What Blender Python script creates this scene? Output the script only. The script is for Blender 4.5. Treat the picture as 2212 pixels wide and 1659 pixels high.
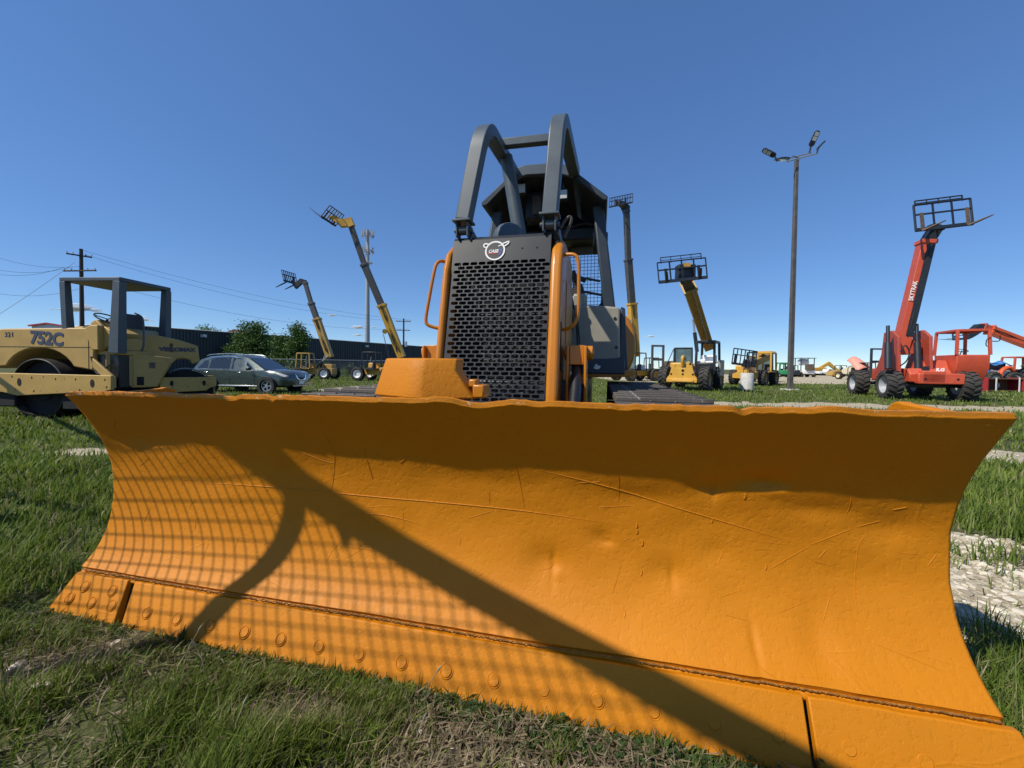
import bpy, bmesh, math, random
import numpy as np
from mathutils import Vector, Matrix
random.seed(7); RNG=np.random.default_rng(7)
SC=bpy.context.scene
for o in list(bpy.data.objects): bpy.data.objects.remove(o)
COL=SC.collection
PI=math.pi; rad=math.radians

# ------------------------------------------------------------------ camera
cam=bpy.data.cameras.new('camera'); cam_o=bpy.data.objects.new('camera',cam); COL.objects.link(cam_o)
cam.sensor_width=36; cam.lens=831/2212*36; cam.shift_y=-.00843; cam.clip_start=.05; cam.clip_end=8000
_p,_r=rad(1.3),rad(.74)
fw=Vector((0,math.cos(_p),-math.sin(_p))); rt=Vector((1,0,0)); up=rt.cross(fw)
rt2=rt*math.cos(_r)+up*math.sin(_r); up2=-rt*math.sin(_r)+up*math.cos(_r)
M=Matrix((rt2,up2,-fw)).transposed().to_4x4(); M.translation=Vector((0,0,1.05)); cam_o.matrix_world=M
SC.camera=cam_o
# ------------------------------------------------------------------ sky and sun
SUN_DIR=Vector((-.583,-.3075,.752)).normalized()
SUN_EL=math.asin(SUN_DIR.z); SUN_AZ=math.atan2(SUN_DIR.x,SUN_DIR.y)
wd=bpy.data.worlds.new('World'); SC.world=wd; wd.use_nodes=True
nt=wd.node_tree; nt.nodes.clear()
sky=nt.nodes.new('ShaderNodeTexSky'); sky.sky_type='NISHITA'; sky.sun_disc=False
sky.sun_elevation=SUN_EL; sky.sun_rotation=SUN_AZ; sky.altitude=150; sky.air_density=.7; sky.dust_density=0; sky.ozone_density=6
bgn=nt.nodes.new('ShaderNodeBackground'); bgn.inputs[1].default_value=.13
wo=nt.nodes.new('ShaderNodeOutputWorld'); 
# camera-like tone response of the whole sky: value compressed, colour kept
sep=nt.nodes.new('ShaderNodeSeparateColor'); sep.mode='HSV'; com=nt.nodes.new('ShaderNodeCombineColor'); com.mode='HSV'
pw=nt.nodes.new('ShaderNodeMath'); pw.operation='POWER'; pw.inputs[1].default_value=.57; gn=nt.nodes.new('ShaderNodeMath'); gn.operation='MULTIPLY'; gn.inputs[1].default_value=2.2
st_=nt.nodes.new('ShaderNodeMath'); st_.operation='MULTIPLY'; st_.inputs[1].default_value=1.06; st_.use_clamp=True
nt.links.new(sky.outputs[0],sep.inputs[0]); nt.links.new(sep.outputs[0],com.inputs[0]); nt.links.new(sep.outputs[1],st_.inputs[0]); nt.links.new(st_.outputs[0],com.inputs[1]); nt.links.new(sep.outputs[2],pw.inputs[0]); nt.links.new(pw.outputs[0],gn.inputs[0]); nt.links.new(gn.outputs[0],com.inputs[2])
nt.links.new(com.outputs[0],bgn.inputs[0]); nt.links.new(bgn.outputs[0],wo.inputs[0])
sl=bpy.data.lights.new('sun','SUN'); sl.energy=5.0; sl.angle=rad(.53); sl.color=(1,.94,.82)
so=bpy.data.objects.new('sun',sl); COL.objects.link(so); so.rotation_euler=SUN_DIR.to_track_quat('Z','Y').to_euler(); so.location=(-20,-10,30)
SC.view_settings.view_transform='Standard'; SC.view_settings.look='None'; SC.view_settings.exposure=0; SC.view_settings.gamma=1
SC.render.engine='CYCLES'; SC.cycles.max_bounces=5; SC.cycles.diffuse_bounces=2; SC.cycles.glossy_bounces=2; SC.cycles.transparent_max_bounces=16

# ------------------------------------------------------------------ materials
MATS={}
def newmat(name):
    m=bpy.data.materials.new(name); m.use_nodes=True; m.node_tree.nodes.clear(); return m
class N:
    def __init__(s,m): s.t=m.node_tree
    def n(s,ty,**kw):
        x=s.t.nodes.new(ty)
        for k,v in kw.items():
            if k.startswith('i_'):
                key=k[2:]; key=int(key) if key.isdigit() else key.replace('_',' ')
                x.inputs[key].default_value=v
            else: setattr(x,k,v)
        return x
    def l(s,a,b): s.t.links.new(a,b)
    def ramp(s,src,stops):
        r=s.n('ShaderNodeValToRGB'); e=r.color_ramp.elements
        while len(e)<len(stops): e.new(.5)
        for i,(p,c) in enumerate(stops):
            e[i].position=p; e[i].color=(*c,1) if not hasattr(c,'__len__') or len(c)==3 else c
        s.l(src,r.inputs[0]); return r.outputs[0]
    def mix(s,f,a,b,bt='MIX'):
        x=s.n('ShaderNodeMix',data_type='RGBA',blend_type=bt)
        for v,k in ((f,0),(a,6),(b,7)):
            if hasattr(v,'is_linked'): s.l(v,x.inputs[k])
            else: x.inputs[k].default_value=v if k==0 else (*v,1)
        return x.outputs[2]
def paint(name,col,rough=.45,var=.12,scale=6,bump=.05,bscale=220,chips=None,chip_amt=.0,metal=0,dust=0,spec=.5,coat=0,dcol=(.32,.27,.2)):
    """painted / plain surface: slight mottling, fine relief, optional chips and dust on upward faces"""
    if name in MATS: return MATS[name]
    m=newmat(name); g=N(m)
    tc=g.n('ShaderNodeTexCoord'); out=g.n('ShaderNodeOutputMaterial'); b=g.n('ShaderNodeBsdfPrincipled')
    n1=g.n('ShaderNodeTexNoise',i_Scale=scale,i_Detail=6.,i_Roughness=.6); g.l(tc.outputs['Object'],n1.inputs['Vector'])
    lo=tuple(c*(1-var) for c in col); hi=tuple(min(1,c*(1+var)) for c in col)
    c=g.ramp(n1.outputs[0],[(.3,lo),(.7,hi)])
    if chips:
        n2=g.n('ShaderNodeTexNoise',i_Scale=scale*4.3,i_Detail=8.,i_Roughness=.7); g.l(tc.outputs['Object'],n2.inputs['Vector'])
        f=g.ramp(n2.outputs[0],[(.66-chip_amt,(0,0,0)),(.69-chip_amt,(1,1,1))]); c=g.mix(f,c,chips)
    if dust:
        ge=g.n('ShaderNodeNewGeometry'); sx=g.n('ShaderNodeSeparateXYZ'); g.l(ge.outputs['Normal'],sx.inputs[0])
        n3=g.n('ShaderNodeTexNoise',i_Scale=scale*1.7,i_Detail=5.); g.l(tc.outputs['Object'],n3.inputs['Vector'])
        mu=g.n('ShaderNodeMath',operation='MULTIPLY',use_clamp=True,i_1=dust); g.l(n3.outputs[0],mu.inputs[0])
        mr=g.n('ShaderNodeMapRange',i_1=-.2,i_2=1.,i_3=.25,i_4=1.); g.l(sx.outputs[2],mr.inputs[0])
        m2=g.n('ShaderNodeMath',operation='MULTIPLY',use_clamp=True); g.l(mu.outputs[0],m2.inputs[0]); g.l(mr.outputs[0],m2.inputs[1])
        c=g.mix(m2.outputs[0],c,dcol)
    g.l(c,b.inputs['Base Color'])
    rr=g.n('ShaderNodeMapRange',i_3=max(0.03,rough-.1),i_4=min(1,rough+.12)); g.l(n1.outputs[0],rr.inputs[0]); g.l(rr.outputs[0],b.inputs['Roughness'])
    b.inputs['Metallic'].default_value=metal; b.inputs['Specular IOR Level'].default_value=spec; b.inputs['Coat Weight'].default_value=coat
    if bump:
        nb=g.n('ShaderNodeTexNoise',i_Scale=bscale,i_Detail=3.); g.l(tc.outputs['Object'],nb.inputs['Vector'])
        bp=g.n('ShaderNodeBump',i_Strength=bump,i_Distance=.004); g.l(nb.outputs[0],bp.inputs['Height']); g.l(bp.outputs[0],b.inputs['Normal'])
    g.l(b.outputs[0],out.inputs[0]); MATS[name]=m; return m
ORANGE=(.535,.182,.002)
def blade_mat():
    """hand sprayed orange over worn steel: orange peel, scratches, pits"""
    m=newmat('blade_paint'); g=N(m)
    tc=g.n('ShaderNodeTexCoord'); out=g.n('ShaderNodeOutputMaterial'); b=g.n('ShaderNodeBsdfPrincipled')
    o=tc.outputs['Object']
    n1=g.n('ShaderNodeTexNoise',i_Scale=2.2,i_Detail=7.,i_Roughness=.62); g.l(o,n1.inputs['Vector'])
    c=g.ramp(n1.outputs[0],[(.25,(.52,.172,.002)),(.5,ORANGE),(.8,(.59,.205,.004))])
    n4=g.n('ShaderNodeTexNoise',i_Scale=34,i_Detail=6.,i_Roughness=.7); g.l(o,n4.inputs['Vector'])
    c=g.mix(g.ramp(n4.outputs[0],[(.68,(0,0,0)),(.8,(.35,.35,.35))]),c,(.34,.088,.003))
    g.l(c,b.inputs['Base Color'])
    rr=g.n('ShaderNodeMapRange',i_3=.46,i_4=.66); g.l(n4.outputs[0],rr.inputs[0]); g.l(rr.outputs[0],b.inputs['Roughness'])
    b.inputs['Specular IOR Level'].default_value=.3
    # relief: orange peel + shallow lumps + scratches
    na=g.n('ShaderNodeTexNoise',i_Scale=420,i_Detail=2.); g.l(o,na.inputs['Vector'])
    nb=g.n('ShaderNodeTexNoise',i_Scale=55,i_Detail=5.,i_Roughness=.6); g.l(o,nb.inputs['Vector'])
    pit=g.ramp(nb.outputs[0],[(.36,(0,0,0)),(.5,(1,1,1))])
    hs=g.n('ShaderNodeMath',operation='MULTIPLY',i_1=.16); g.l(na.outputs[0],hs.inputs[0])
    h=g.n('ShaderNodeMath',operation='ADD'); g.l(hs.outputs[0],h.inputs[0]); 
    p2=g.n('ShaderNodeMath',operation='MULTIPLY',i_1=.3); g.l(pit,p2.inputs[0]); g.l(p2.outputs[0],h.inputs[1])
    last=h.outputs[0]
    for ang,sc_,thr,seed in ((.25,7,.008,3),(1.2,6,.007,9),(-.5,9,.009,17),(1.45,5,.006,31)):
        mp=g.n('ShaderNodeMapping'); g.l(o,mp.inputs[0]); mp.inputs['Rotation'].default_value=(0,ang,0); mp.inputs['Scale'].default_value=(.35,0,1); mp.inputs['Location'].default_value=(seed,0,seed*.7)
        dn=g.n('ShaderNodeTexNoise',i_Scale=1.5,i_Detail=2.); g.l(mp.outputs[0],dn.inputs['Vector'])
        mx=g.n('ShaderNodeMixRGB' if False else 'ShaderNodeVectorMath',operation='MULTIPLY_ADD'); mx.inputs[1].default_value=(.25,.25,.25); g.l(dn.outputs['Color'],mx.inputs[0]); g.l(mp.outputs[0],mx.inputs[2])
        vo=g.n('ShaderNodeTexVoronoi',feature='DISTANCE_TO_EDGE',i_Scale=sc_*.45); g.l(mx.outputs[0],vo.inputs['Vector'])
        ln=g.ramp(vo.outputs['Distance'],[(0.,(1,1,1)),(thr,(0,0,0))])
        mk=g.n('ShaderNodeTexNoise',i_Scale=2.6,i_Detail=1.); mm=g.n('ShaderNodeMapping'); mm.inputs['Location'].default_value=(seed*2.1,seed,0); g.l(o,mm.inputs[0]); g.l(mm.outputs[0],mk.inputs['Vector'])
        mkr=g.ramp(mk.outputs[0],[(.60,(0,0,0)),(.66,(1,1,1))])
        pr=g.n('ShaderNodeMath',operation='MULTIPLY'); g.l(ln,pr.inputs[0]); g.l(mkr,pr.inputs[1])
        p3=g.n('ShaderNodeMath',operation='MULTIPLY_ADD',i_1=.35 if seed%2 else -.35); g.l(pr.outputs[0],p3.inputs[0]); g.l(last,p3.inputs[2]); last=p3.outputs[0]
    bp=g.n('ShaderNodeBump',i_Strength=.55,i_Distance=.0035); g.l(last,bp.inputs['Height']); g.l(bp.outputs[0],b.inputs['Normal'])
    g.l(b.outputs[0],out.inputs[0]); MATS['blade']=m; return m
def glass(name,col=(.02,.025,.03),rough=.05,alpha=1):
    if name in MATS: return MATS[name]
    m=newmat(name); g=N(m); out=g.n('ShaderNodeOutputMaterial'); b=g.n('ShaderNodeBsdfPrincipled')
    b.inputs['Base Color'].default_value=(*col,1); b.inputs['Roughness'].default_value=rough; b.inputs['Alpha'].default_value=alpha; b.inputs['Coat Weight'].default_value=.6
    g.l(b.outputs[0],out.inputs[0]); MATS[name]=m; return m
def leafmat(name,attr=True,col=(.07,.12,.02),trans=.35):
    m=newmat(name); g=N(m); out=g.n('ShaderNodeOutputMaterial')
    a=g.n('ShaderNodeAttribute',attribute_name='Col')
    d=g.n('ShaderNodeBsdfPrincipled'); d.inputs['Roughness'].default_value=.55; d.inputs['Specular IOR Level'].default_value=.3
    t=g.n('ShaderNodeBsdfTranslucent'); ms=g.n('ShaderNodeMixShader',i_0=trans)
    g.l(a.outputs['Color'],d.inputs['Base Color']); g.l(a.outputs['Color'],t.inputs['Color']); g.l(d.outputs[0],ms.inputs[1]); g.l(t.outputs[0],ms.inputs[2]); g.l(ms.outputs[0],out.inputs[0])
    MATS[name]=m; return m
blade_mat()
paint('orange',ORANGE,.36,.07,3,.06,300,coat=.25)
paint('steel_grey',(.072,.092,.108),.42,.1,5,.1,260)
paint('cab_shade_grey',(.03,.04,.05),.42,.1,5,.1,260)  # sweep grey darkened: the cab's deep shade put into the colour
paint('black_metal',(.012,.013,.015),.42,.2,8,.05)
paint('grille_black',(.019,.021,.024),.46,.12,5,.05,300)
paint('dark_void',(.006,.006,.007),.8,.1,5,0)
paint('track_steel',(.065,.055,.046),.6,.35,9,.5,90,chips=(.34,.32,.3),chip_amt=.03,dust=.4,dcol=(.15,.12,.095))
paint('rubber',(.022,.021,.02),.85,.3,12,.35,120,dust=.55,dcol=(.16,.14,.115))
paint('rubber_clean',(.014,.014,.014),.7,.25,12,.3,120,dust=.25,dcol=(.13,.115,.1))
paint('white_paint',(.78,.78,.76),.5,.08,8,.05)
paint('panel_beige',(.31,.285,.225),.55,.08,7,.1)
paint('navy_panel',(.03,.042,.062),.4,.1,6,.05)
paint('red_mark',(.55,.03,.02),.5,.05); paint('blue_mark',(.03,.06,.3),.5,.05)
paint('galv',(.5,.52,.54),.35,.12,9,.05,metal=.7)
paint('rust',(.13,.06,.03),.8,.4,14,.3)
glass('glass_dark'); glass('lens',(.55,.56,.55),.15)
paint('seat_vinyl',(.03,.035,.045),.5,.15,9,.1)

# ------------------------------------------------------------------ mesh builder
def rotmat(rx=0,ry=0,rz=0): return Matrix.Rotation(rz,3,'Z')@Matrix.Rotation(ry,3,'Y')@Matrix.Rotation(rx,3,'X')
class MB:
    def __init__(s): s.v=[]; s.f=[]
    def add(s,vs,fs):
        n=len(s.v); s.v+=[tuple(v) for v in vs]; s.f+=[tuple(i+n for i in f) for f in fs]; return s
    def box(s,c,size,rot=None):
        c=Vector(c); h=[x/2 for x in size]; vs=[]
        for z in (-1,1):
            for y in (-1,1):
                for x in (-1,1):
                    p=Vector((x*h[0],y*h[1],z*h[2])); vs.append(c+(rot@p if rot else p))
        return s.add(vs,[(0,2,3,1),(4,5,7,6),(0,1,5,4),(2,6,7,3),(0,4,6,2),(1,3,7,5)])
    def b2(s,lo,hi): return s.box([(a+b)/2 for a,b in zip(lo,hi)],[abs(b-a) for a,b in zip(lo,hi)])
    def prism(s,poly,ax,a,b):
        """polygon in the two other axes (in x,y,z order) extruded along ax from a to b"""
        n=len(poly); vs=[]
        for t in (a,b):
            for p in poly:
                q=list(p); q.insert('xyz'.index(ax),t); vs.append(q)
        ar=sum(poly[i][0]*poly[(i+1)%n][1]-poly[(i+1)%n][0]*poly[i][1] for i in range(n))
        flip=(ar>0)!=(ax!='y')
        if b<a: flip=not flip
        bot=tuple(range(n)); top=tuple(range(2*n-1,n-1,-1)); fs=[bot[::-1],top[::-1]]+[(i,(i+1)%n,n+(i+1)%n,n+i) for i in range(n)]
        if flip: fs=[f[::-1] for f in fs]
        return s.add(vs,fs)
    def tube(s,pts,r,n=8,closed=False,cap=True):
        P=[Vector(p) for p in pts]; m=len(P); rs=r if hasattr(r,'__len__') else [r]*m
        T=[]
        for i in range(m):
            a=P[(i-1)%m] if (closed or i>0) else P[i]; b=P[(i+1)%m] if (closed or i<m-1) else P[i]
            T.append((b-a).normalized())
        u=T[0].orthogonal().normalized(); vs=[]
        for i in range(m):
            u=(u-T[i]*u.dot(T[i])).normalized(); w=T[i].cross(u)
            for k in range(n):
                an=2*PI*k/n; vs.append(P[i]+(u*math.cos(an)+w*math.sin(an))*rs[i])
        fs=[]
        for i in range(m if closed else m-1):
            j=(i+1)%m
            for k in range(n): fs.append((i*n+k,i*n+(k+1)%n,j*n+(k+1)%n,j*n+k))
        if cap and not closed: fs+= [tuple(range(n))[::-1],tuple(range((m-1)*n,m*n))]
        return s.add(vs,fs)
    def cyl(s,a,b,r,r2=None,n=16): return s.tube([a,b],[r,r if r2 is None else r2],n)
    def bar(s,pts,w,h,side=(1,0,0)):
        """rectangular section swept along pts; w across 'side', h across the other"""
        P=[Vector(p) for p in pts]; m=len(P); sd=Vector(side); vs=[]
        ws=w if hasattr(w,'__len__') else [w]*m; hs=h if hasattr(h,'__len__') else [h]*m
        for i in range(m):
            t=((P[i]-P[i-1]).normalized() if i>0 else Vector())+((P[i+1]-P[i]).normalized() if i<m-1 else Vector()); t.normalize()
            a=(sd-t*sd.dot(t)).normalized(); b=t.cross(a)
            k=1.0
            if 0<i<m-1: k=1/max(.5,t.dot((P[i]-P[i-1]).normalized()))
            for x,y in ((-1,-1),(1,-1),(1,1),(-1,1)): vs.append(P[i]+a*x*ws[i]/2+b*y*hs[i]/2*k)
        fs=[(3,2,1,0),tuple(range((m-1)*4,m*4))]
        for i in range(m-1):
            for k in range(4): fs.append((i*4+k,i*4+(k+1)%4,i*4+4+(k+1)%4,i*4+4+k))
        return s.add(vs,fs)
    def lathe(s,prof,c,axis='x',n=24,cap=False):
        c=Vector(c); vs=[]; m=len(prof)
        for r,h in prof:
            for k in range(n):
                a=2*PI*k/n; x,y=r*math.cos(a),r*math.sin(a)
                q={'x':(h,x,y),'y':(y,h,x),'z':(x,y,h)}[axis]; vs.append(c+Vector(q))
        fs=[]
        for i in range(m-1):
            for k in range(n): fs.append((i*n+k,i*n+(k+1)%n,i*n+n+(k+1)%n,i*n+n+k))
        if cap: fs+=[tuple(range(n))[::-1],tuple(range((m-1)*n,m*n))]
        return s.add(vs,fs)
    def mesh(s,name,smooth=35,fix=True):
        me=bpy.data.meshes.new(name); me.from_pydata(s.v,[],s.f)
        if fix:
            bm=bmesh.new(); bm.from_mesh(me); bmesh.ops.recalc_face_normals(bm,faces=bm.faces); bm.to_mesh(me); bm.free()
        if smooth:
            me.polygons.foreach_set('use_smooth',[True]*len(me.polygons)); me.set_sharp_from_angle(angle=rad(smooth))
        me.update(); return me
    def build(s,name,mat,parent=None,bevel=0,smooth=35,seg=2,solid=0,fix=True,world=False):
        if world and parent is not None:
            top=parent
            while top.parent: top=top.parent
            im=top.matrix_basis.inverted(); s.v=[tuple(im@Vector(v)) for v in s.v]
        o=bpy.data.objects.new(name,s.mesh(name,smooth,fix)); COL.objects.link(o)
        o.data.materials.append(MATS[mat] if isinstance(mat,str) else mat)
        if parent: o.parent=parent
        if solid:
            md=o.modifiers.new('solid','SOLIDIFY'); md.thickness=solid; md.offset=-1
        if bevel:
            md=o.modifiers.new('bevel','BEVEL'); md.width=bevel; md.segments=seg; md.limit_method='ANGLE'; md.angle_limit=rad(38); md.harden_normals=False
        return o
def thing(name,label,cat,loc=(0,0,0),rotz=0,group=None):
    o=bpy.data.objects.new(name,None); COL.objects.link(o); o.empty_display_size=.2
    o.location=loc; o.rotation_euler=(0,0,rotz); o['label']=label; o['category']=cat
    if group: o['group']=group
    return o
def tag(o,label,cat,group=None):
    o['label']=label; o['category']=cat
    if group: o['group']=group
    return o
def inst(src,parent,M4,name=None):
    """another object on the same mesh data"""
    o=src.copy(); COL.objects.link(o); o.parent=parent; o.matrix_local=M4
    if name: o.name=name
    return o
def text_mesh(txt,size,depth=.004,shear=0,offset=0,space=1.0):
    cu=bpy.data.curves.new('lettering','FONT'); cu.body=txt; cu.size=size; cu.extrude=depth; cu.shear=shear; cu.offset=offset; cu.space_character=space
    cu.align_x='CENTER'; cu.align_y='CENTER'; cu.resolution_u=3
    o=bpy.data.objects.new('lettering',cu); COL.objects.link(o)
    dg=bpy.context.evaluated_depsgraph_get(); me=bpy.data.meshes.new_from_object(o.evaluated_get(dg)); bpy.data.objects.remove(o); return me
def lettering(name,txt,size,mat,parent,origin,xdir,ydir,**kw):
    me=text_mesh(txt,size,**kw); X=Vector(xdir).normalized(); Y=Vector(ydir); Y=(Y-X*Y.dot(X)).normalized(); Zv=X.cross(Y)
    Mx=Matrix((X,Y,Zv)).transposed().to_4x4(); Mx.translation=Vector(origin); me.transform(Mx)
    o=bpy.data.objects.new(name,me); COL.objects.link(o); me.materials.clear(); me.materials.append(MATS[mat]); o.parent=parent; return o
def arc(c,r,a0,a1,n,plane='yz',k=0.):
    out=[]
    for i in range(n+1):
        a=a0+(a1-a0)*i/n; u,v=c[0]+r*math.cos(a),c[1]+r*math.sin(a)
        out.append({'yz':(k,u,v),'xz':(u,k,v),'xy':(u,v,k)}[plane])
    return out
def chaikin(pts,n=2):
    P=[Vector(p) for p in pts]
    for _ in range(n):
        Q=[P[0]]
        for a,b in zip(P[:-1],P[1:]): Q+=[a*.75+b*.25,a*.25+b*.75]
        Q.append(P[-1]); P=Q
    return P

# ------------------------------------------------------------------ ground
def vnoise(x,y,s,seed=0):
    r=np.random.default_rng(seed+11); T=r.random((64,64))
    X=np.asarray(x)*s+100.3; Y=np.asarray(y)*s+57.7; xi=np.floor(X).astype(int); yi=np.floor(Y).astype(int); fx=X-xi; fy=Y-yi
    fx=fx*fx*(3-2*fx); fy=fy*fy*(3-2*fy); a=T[xi%64,yi%64]; b=T[(xi+1)%64,yi%64]; c=T[xi%64,(yi+1)%64]; d=T[(xi+1)%64,(yi+1)%64]
    return (a*(1-fx)+b*fx)*(1-fy)+(c*(1-fx)+d*fx)*fy
def fbm(x,y,s,seed=0): return .5*vnoise(x,y,s,seed)+.3*vnoise(x,y,s*2.3,seed+1)+.2*vnoise(x,y,s*5.1,seed+2)
def sstep(a,b,x): t=np.clip((x-a)/(b-a),0,1); return t*t*(3-2*t)
def ground_z(x,y):
    x=np.asarray(x,float); y=np.asarray(y,float); r=np.hypot(x,y)
    fade=1-sstep(20,60,r)
    dx,dy=x+.33,y-1.274; lx=dx*.9748-dy*.2233; ly=dx*.2233+dy*.9748
    return -.026*np.exp(-(ly/.22)**2)*(1-sstep(1.7,2.1,np.abs(lx)))-.28*sstep(3,13,r)+((fbm(x,y,.9,5)-.5)*.05*sstep(.0,6,r)+(fbm(x,y,4,9)-.5)*.02)*fade
def gravel_mask(x,y):
    x=np.asarray(x,float); y=np.asarray(y,float); n=(fbm(x,y,1.3,21)-.5)
    el=lambda cx,cy,rx,ry,k=1.6:1-sstep(.55,1.15,np.hypot((x-cx)/rx,(y-cy)/ry)+n*k)
    m=el(2.55,1.75,1.25,.62)
    m=np.maximum(m,el(7.5,5.6,3.0,.9)); m=np.maximum(m,el(-5.3,4.9,1.0,.35)*.7)
    m=np.maximum(m,(1-sstep(.6,1.2,np.abs((y-14.6-(x-12)*-.06)/1.3)+n*2.2))*sstep(2,6,x)*(1-sstep(21,26,x)))
    m=np.maximum(m,(1-sstep(.6,1.2,np.abs((y-20.6)/2.2)+n*2.2))*sstep(-11.5,-9,x)*(1-sstep(1,4,x))*.9)
    big=(fbm(x,y,.12,31)-.5)
    m=np.maximum(m,sstep(36.5,38.5,y+big*6)*(1-sstep(92,110,y+big*30))*sstep(9,13,x))
    m=np.maximum(m,el(16.5,26.1,.7,.35,.6)*.0+el(18.9,26.1,.9,.5,.8))
    return np.clip(m,0,1)
def bare_mask(x,y):
    x=np.asarray(x,float); y=np.asarray(y,float); n=(fbm(x,y,2.2,41)-.5)
    el=lambda cx,cy,rx,ry:1-sstep(.45,1.1,np.hypot((x-cx)/rx,(y-cy)/ry)+n*1.9)
    m=el(-1.75,1.22,.42,.22)
    for a in ((-.12,1.02,.45,.17),(.25,.93,.35,.14),(-.6,1.12,.25,.1),(-.35,.9,.4,.1),(16.2,25.,1.6,.5)): m=np.maximum(m,el(*a))
    return np.clip(m,0,1)
def make_ground():
    rr=np.concatenate([[0.],np.geomspace(.25,3500,190)]); na=400
    th=np.linspace(0,2*PI,na,endpoint=False)
    X=np.concatenate([[0],(rr[1:,None]*np.sin(th)).ravel()]); Y=np.concatenate([[0],(rr[1:,None]*np.cos(th)).ravel()])
    Zg=ground_z(X,Y); nr=len(rr)-1
    fs=[(0,1+(k+1)%na,1+k) for k in range(na)]
    i=np.arange(nr-1)[:,None]*na+1; k=np.arange(na)[None,:]; k2=(k+1)%na
    q=np.stack([i+k,i+k2,i+na+k2,i+na+k],-1).reshape(-1,4).tolist()
    me=bpy.data.meshes.new('ground'); me.from_pydata(np.stack([X,Y,Zg],1).tolist(),[],fs+[tuple(a[::-1]) for a in q])
    at=me.attributes.new('gravel','FLOAT','POINT'); at.data.foreach_set('value',gravel_mask(X,Y).astype(np.float32))
    at=me.attributes.new('bare','FLOAT','POINT'); at.data.foreach_set('value',bare_mask(X,Y).astype(np.float32))
    bm=bmesh.new(); bm.from_mesh(me); bmesh.ops.recalc_face_normals(bm,faces=bm.faces)
    if bm.faces[0].normal.z<0: bmesh.ops.reverse_faces(bm,faces=bm.faces)
    bm.to_mesh(me); bm.free(); me.polygons.foreach_set('use_smooth',[True]*len(me.polygons))
    o=bpy.data.objects.new('ground',me); COL.objects.link(o); o['kind']='structure'
    m=newmat('ground_soil'); g=N(m); out=g.n('ShaderNodeOutputMaterial'); b=g.n('ShaderNodeBsdfPrincipled'); b.inputs['Roughness'].default_value=.95; b.inputs['Specular IOR Level'].default_value=.1
    ge=g.n('ShaderNodeNewGeometry'); pos=ge.outputs['Position']
    nz=lambda sc,det=6.,ro=.65:(lambda x:(g.l(pos,x.inputs['Vector']),x.outputs[0])[1])(g.n('ShaderNodeTexNoise',i_Scale=sc,i_Detail=det,i_Roughness=ro))
    soil=g.ramp(nz(9),[(.25,(.07,.055,.036)),(.5,(.14,.115,.078)),(.72,(.20,.17,.12)),(.85,(.34,.30,.23))])
    gr_far=g.ramp(nz(1.3),[(.3,(.06,.085,.02)),(.55,(.10,.125,.034)),(.8,(.17,.165,.065))])
    gr=g.mix(g.ramp(nz(26),[(.35,(0,0,0)),(.65,(.6,.6,.6))]),gr_far,(.035,.05,.014))
    c=g.mix(.66,soil,gr)
    bare=g.n('ShaderNodeAttribute',attribute_name='bare'); pale=g.ramp(nz(30),[(.25,(.11,.085,.055)),(.5,(.24,.20,.145)),(.75,(.42,.37,.29))])
    c=g.mix(bare.outputs['Fac'],c,pale)
    gv=g.n('ShaderNodeAttribute',attribute_name='gravel')
    vor=g.n('ShaderNodeTexVoronoi',i_Scale=38.); g.l(pos,vor.inputs['Vector'])
    stone=g.ramp(vor.outputs['Color'],[(.1,(.30,.25,.165)),(.5,(.50,.43,.30)),(.9,(.66,.585,.44))])
    stone=g.mix(g.ramp(nz(3.),[(.35,(0,0,0)),(.75,(.7,.7,.7))]),stone,(.36,.29,.19))
    ad=g.n('ShaderNodeMath',operation='ADD'); nn=g.n('ShaderNodeMath',operation='MULTIPLY_ADD',i_1=.9,i_2=-.45); g.l(nz(7.),nn.inputs[0]); g.l(nn.outputs[0],ad.inputs[0]); g.l(gv.outputs['Fac'],ad.inputs[1])
    gm=g.ramp(ad.outputs[0],[(.38,(0,0,0)),(.56,(1,1,1))])
    c=g.mix(gm,c,stone); g.l(c,b.inputs['Base Color'])
    bp=g.n('ShaderNodeBump',i_Strength=.8,i_Distance=.02); h=g.n('ShaderNodeMath',operation='ADD'); g.l(nz(60),h.inputs[0]); g.l(vor.outputs['Distance'],h.inputs[1]); g.l(h.outputs[0],bp.inputs['Height']); g.l(bp.outputs[0],b.inputs['Normal'])
    g.l(b.outputs[0],out.inputs[0]); me.materials.append(m)
make_ground()
def gz(x,y): return float(ground_z(x,y))
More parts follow.
